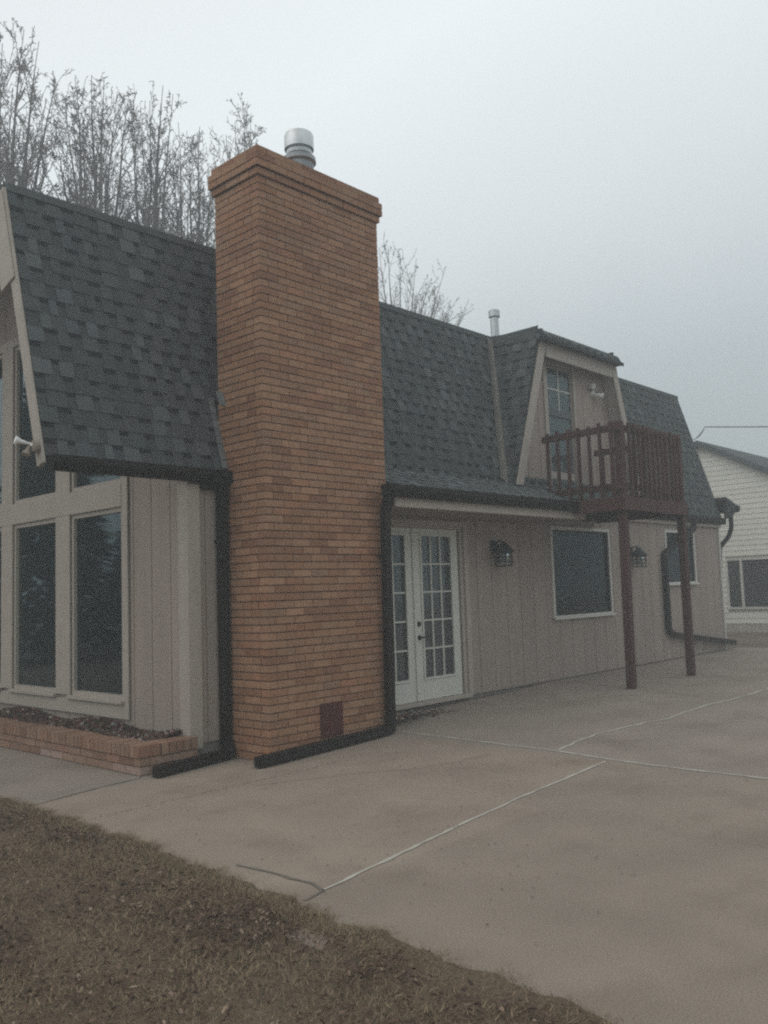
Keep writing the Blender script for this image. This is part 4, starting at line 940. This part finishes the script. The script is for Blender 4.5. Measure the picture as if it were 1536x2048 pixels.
# ------------------------------------------------------------------ bare trees
def bare_tree(x, y, seed, label, tips, fork=4.6, r0=0.17, dens=1.0):
    """trunk forking into upswept limbs that end at the given tips, with side branches, twigs and buds."""
    t = thing('bare_tree', (x, y, g(x)), label, 'tree', 'bare trees behind the house')
    rnd = random.Random(seed); tm = MB(); cm = MB(); Z = Vector((0, 0, 1))
    fz = [fork+rnd.uniform(-0.5, 0.8) for _ in tips]
    trunk = [Vector((x, y, g(x)-0.1)), Vector((x+rnd.uniform(-.06, .06), y, 1.6)), Vector((x+rnd.uniform(-.1, .1), y+rnd.uniform(-.1, .1), 3.2)), Vector((x, y, fork+0.9))]
    tm.tube(trunk, [r0*1.25, r0, r0*0.9, r0*0.7], 9, cap=False)
    def shoot(p, d, L, r, lvl):
        n = 4; pts = [p]; rs = [r]; dd = d; cur = p
        for i in range(n):
            dd = (dd+Vector((rnd.gauss(0, .13), rnd.gauss(0, .13), rnd.gauss(0, .10)))+Z*0.09).normalized()
            cur = cur+dd*(L/n); pts.append(cur); rs.append(max(r*(1-0.6*(i+1)/n), 0.0055))
        cm.tube(pts, rs, 4 if lvl == 2 else 3, (1, 1, 1), cap=False)
        for _ in range(int((4 if lvl == 2 else 3)*dens*rnd.uniform(0.6, 1.5))):      # buds and spurs
            i = rnd.randint(1, n); q = pts[i]; e = (Vector((rnd.gauss(0, 1), rnd.gauss(0, 1), rnd.gauss(0.3, 0.8))).normalized())*rnd.uniform(0.04, 0.11)
            cm.tube([q, q+e*0.55, q+e], [0.005, 0.009, 0.004], 3, (0.85, 0.72, 0.72), cap=False)
        if lvl >= 4: return
        for _ in range(int({2: 5, 3: 2}[lvl]*dens*rnd.uniform(0.6, 1.4)*min(1.0, 0.4+L))):
            f = rnd.uniform(0.2, 1.0); i = min(int(f*n), n-1); q = pts[i].lerp(pts[i+1], f*n-i); b = (pts[i+1]-pts[i]).normalized()
            sd_ = b.cross(Vector((rnd.gauss(0, 1), rnd.gauss(0, 1), rnd.gauss(0, 1)))).normalized(); a = rnd.uniform(0.4, 0.95)
            shoot(q, (b*math.cos(a)+sd_*math.sin(a)+Z*0.12).normalized(), L*rnd.uniform(0.3, 0.6), max(rs[i]*0.65, 0.006), lvl+1)
    for tip, z0 in zip(tips, fz):
        T = Vector(tip); P0 = Vector((x, y, z0)); out = Vector((T.x-x, T.y-y, 0)); H_ = T.z-z0
        P1 = P0+out*rnd.uniform(0.15, 0.4)+Z*(H_*0.33); P2 = P0+out*rnd.uniform(0.45, 0.7)+Z*(H_*0.66)
        n = 14; pts = []; rs = []; rl = r0*rnd.uniform(0.36, 0.5)
        ph, am = rnd.uniform(0, 6), 0.05
        for i in range(n+1):
            u = i/n; p = P0*(1-u)**3+P1*(3*u*(1-u)**2)+P2*(3*u*u*(1-u))+T*u**3
            k = math.sin(math.pi*u)*am; p = p+Vector((math.sin(ph+u*9)*k, math.cos(ph*2+u*11)*k, 0)); pts.append(p); rs.append(max(rl*(1-u)**0.85, 0.007))
        tm.tube(pts, rs, 6, cap=False)
        Lm = (T-P0).length; nb = int(Lm*3.3*dens)
        for _ in range(nb):
            u = rnd.uniform(0.25, 0.97); i = min(int(u*n), n-1); q = pts[i].lerp(pts[i+1], u*n-i); b = (pts[i+1]-pts[i]).normalized()
            a0 = rnd.uniform(0, 2*math.pi); sd_ = b.cross(Vector((math.cos(a0), math.sin(a0), 0.2))).normalized(); a = rnd.uniform(0.3, 0.75)
            L = (0.55+2.0*(1-u))*rnd.uniform(0.35, 1.15)
            shoot(q, (b*math.cos(a)+sd_*math.sin(a)+Z*0.1).normalized(), L, max(rs[i]*0.5, 0.008), 2)
    tm.build('trunk', M_BARK, t, smooth=True); cm.build('crown', M_TWIG, t)
    return t
bare_tree(7.4, 17.2, 5, 'tallest bare tree, behind the roof at its near end', [(8.34, 18.02, 14.0), (8.68, 18.01, 13.9), (7.16, 16.4, 12.4), (7.39, 16.45, 11.6), (8.97, 17.8, 13.0), (8.63, 17.62, 12.2), (6.88, 17.51, 12.7), (7.93, 16.86, 11.3), (7.14, 17.39, 11.4)], dens=0.92)
bare_tree(9.4, 16.9, 17, 'dense bare tree behind the middle of the near roof', [(9.05, 17.09, 12.8), (9.42, 17.05, 13.0), (9.29, 16.29, 12.5), (9.86, 16.77, 12.5), (8.62, 16.71, 12.0), (9.34, 17.3, 12.1), (10.76, 17.79, 13.2), (10.18, 17.71, 12.4), (8.54, 16.98, 11.5)], dens=0.9)
bare_tree(10.8, 17.1, 23, 'bare tree with twin tall tops midway between near roof end and chimney', [(10.99, 17.2, 13.1), (11.14, 16.88, 13.4), (11.13, 16.46, 13.0), (10.31, 16.45, 11.9), (11.25, 17.24, 12.6), (10.44, 16.97, 11.7), (10.42, 17.08, 12.8)], dens=0.9)
bare_tree(12.2, 17.4, 27, 'bare tree partly hidden behind the left side of the brick chimney', [(12.52, 18.3, 13.6), (12.72, 17.65, 13.3), (12.46, 17.71, 12.6), (12.71, 17.12, 12.0), (11.28, 16.74, 11.5), (12.58, 17.29, 11.4), (11.84, 16.95, 11.3)], dens=0.9)
bare_tree(13.1, 16.6, 36, 'slender bare tree whose top shows beside the chimney crown', [(13.2, 16.42, 13.5), (14.0, 17.2, 13.8), (13.11, 16.71, 13.2), (12.2, 15.9, 12.2), (13.8, 17.0, 13.2), (13.11, 16.93, 12.5), (12.63, 16.82, 11.9)], dens=0.8, r0=0.13)
bare_tree(19.9, 17.6, 41, 'thin spreading bare tree showing over the roof beyond the chimney', [(20.93, 18.23, 12.3), (21.42, 17.97, 12.2), (23.05, 18.02, 12.4), (21.25, 17.24, 11.3), (24.1, 18.37, 11.6), (24.7, 18.33, 11.7), (18.86, 16.89, 11.6), (19.63, 17.96, 12.1), (21.62, 17.89, 11.3), (22.54, 17.43, 10.5), (20.57, 17.55, 10.9), (21.98, 17.48, 11.0)], dens=0.65, r0=0.15, fork=5.2)

# evergreens standing off to the left, seen only mirrored in the gable windows
def conifer(x, y, h, r, seed, label):
    t = thing('conifer', (x, y, 0), label, 'tree', 'evergreens off to the left')
    rnd = random.Random(seed); tm = MB(); tm.tube([(x, y, -0.05), (x, y, h*0.95)], [0.18, 0.02], 8); tm.build('trunk', M_BARK, t, smooth=True)
    cm = MB()
    for i in range(2600):
        f = rnd.random()**0.8; z = 0.5+f*(h-0.5); rr = r*(1-f)*rnd.uniform(0.55, 1.05)+0.05; a = rnd.uniform(0, 2*math.pi)
        p = Vector((x+rr*math.cos(a), y+rr*math.sin(a), z-0.25*rr)); o_ = Vector((math.cos(a), math.sin(a), -0.35)); s = rnd.uniform(0.2, 0.5)
        sd_ = Vector((-math.sin(a), math.cos(a), rnd.uniform(-0.4, 0.4)))
        cm.face([p-o_*s, p+sd_*s*0.5, p+o_*s*0.9, p-sd_*s*0.5], (rnd.uniform(0.6, 1.4),)*3)
    cm.build('crown', M_NEED, t)
conifer(-1.7, 21.5, 8.5, 2.0, 2, 'tall dark evergreen mirrored in the gable window panes')
conifer(-6.5, 24.0, 6.0, 2.4, 3, 'broad low evergreen mirrored at the left of the gable panes')
conifer(2.0, 27.0, 5.0, 1.8, 4, 'small far evergreen mirrored low in the gable panes')

# ------------------------------------------------------------------ foggy air
mb = MB(); mb.box(-150, 150, -150, 150, -1.2, 15.5)
hz = bpy.data.materials.new('fog_air'); hz.use_nodes = True; t = hz.node_tree; t.nodes.clear()
o_ = t.nodes.new('ShaderNodeOutputMaterial'); v_ = t.nodes.new('ShaderNodeVolumePrincipled')
v_.inputs['Color'].default_value = (0.87, 0.945, 0.97, 1); v_.inputs['Density'].default_value = 0.0115; v_.inputs['Anisotropy'].default_value = 0.2
t.links.new(v_.outputs[0], o_.inputs['Volume'])
kind(mb.build('haze', hz), 'stuff')
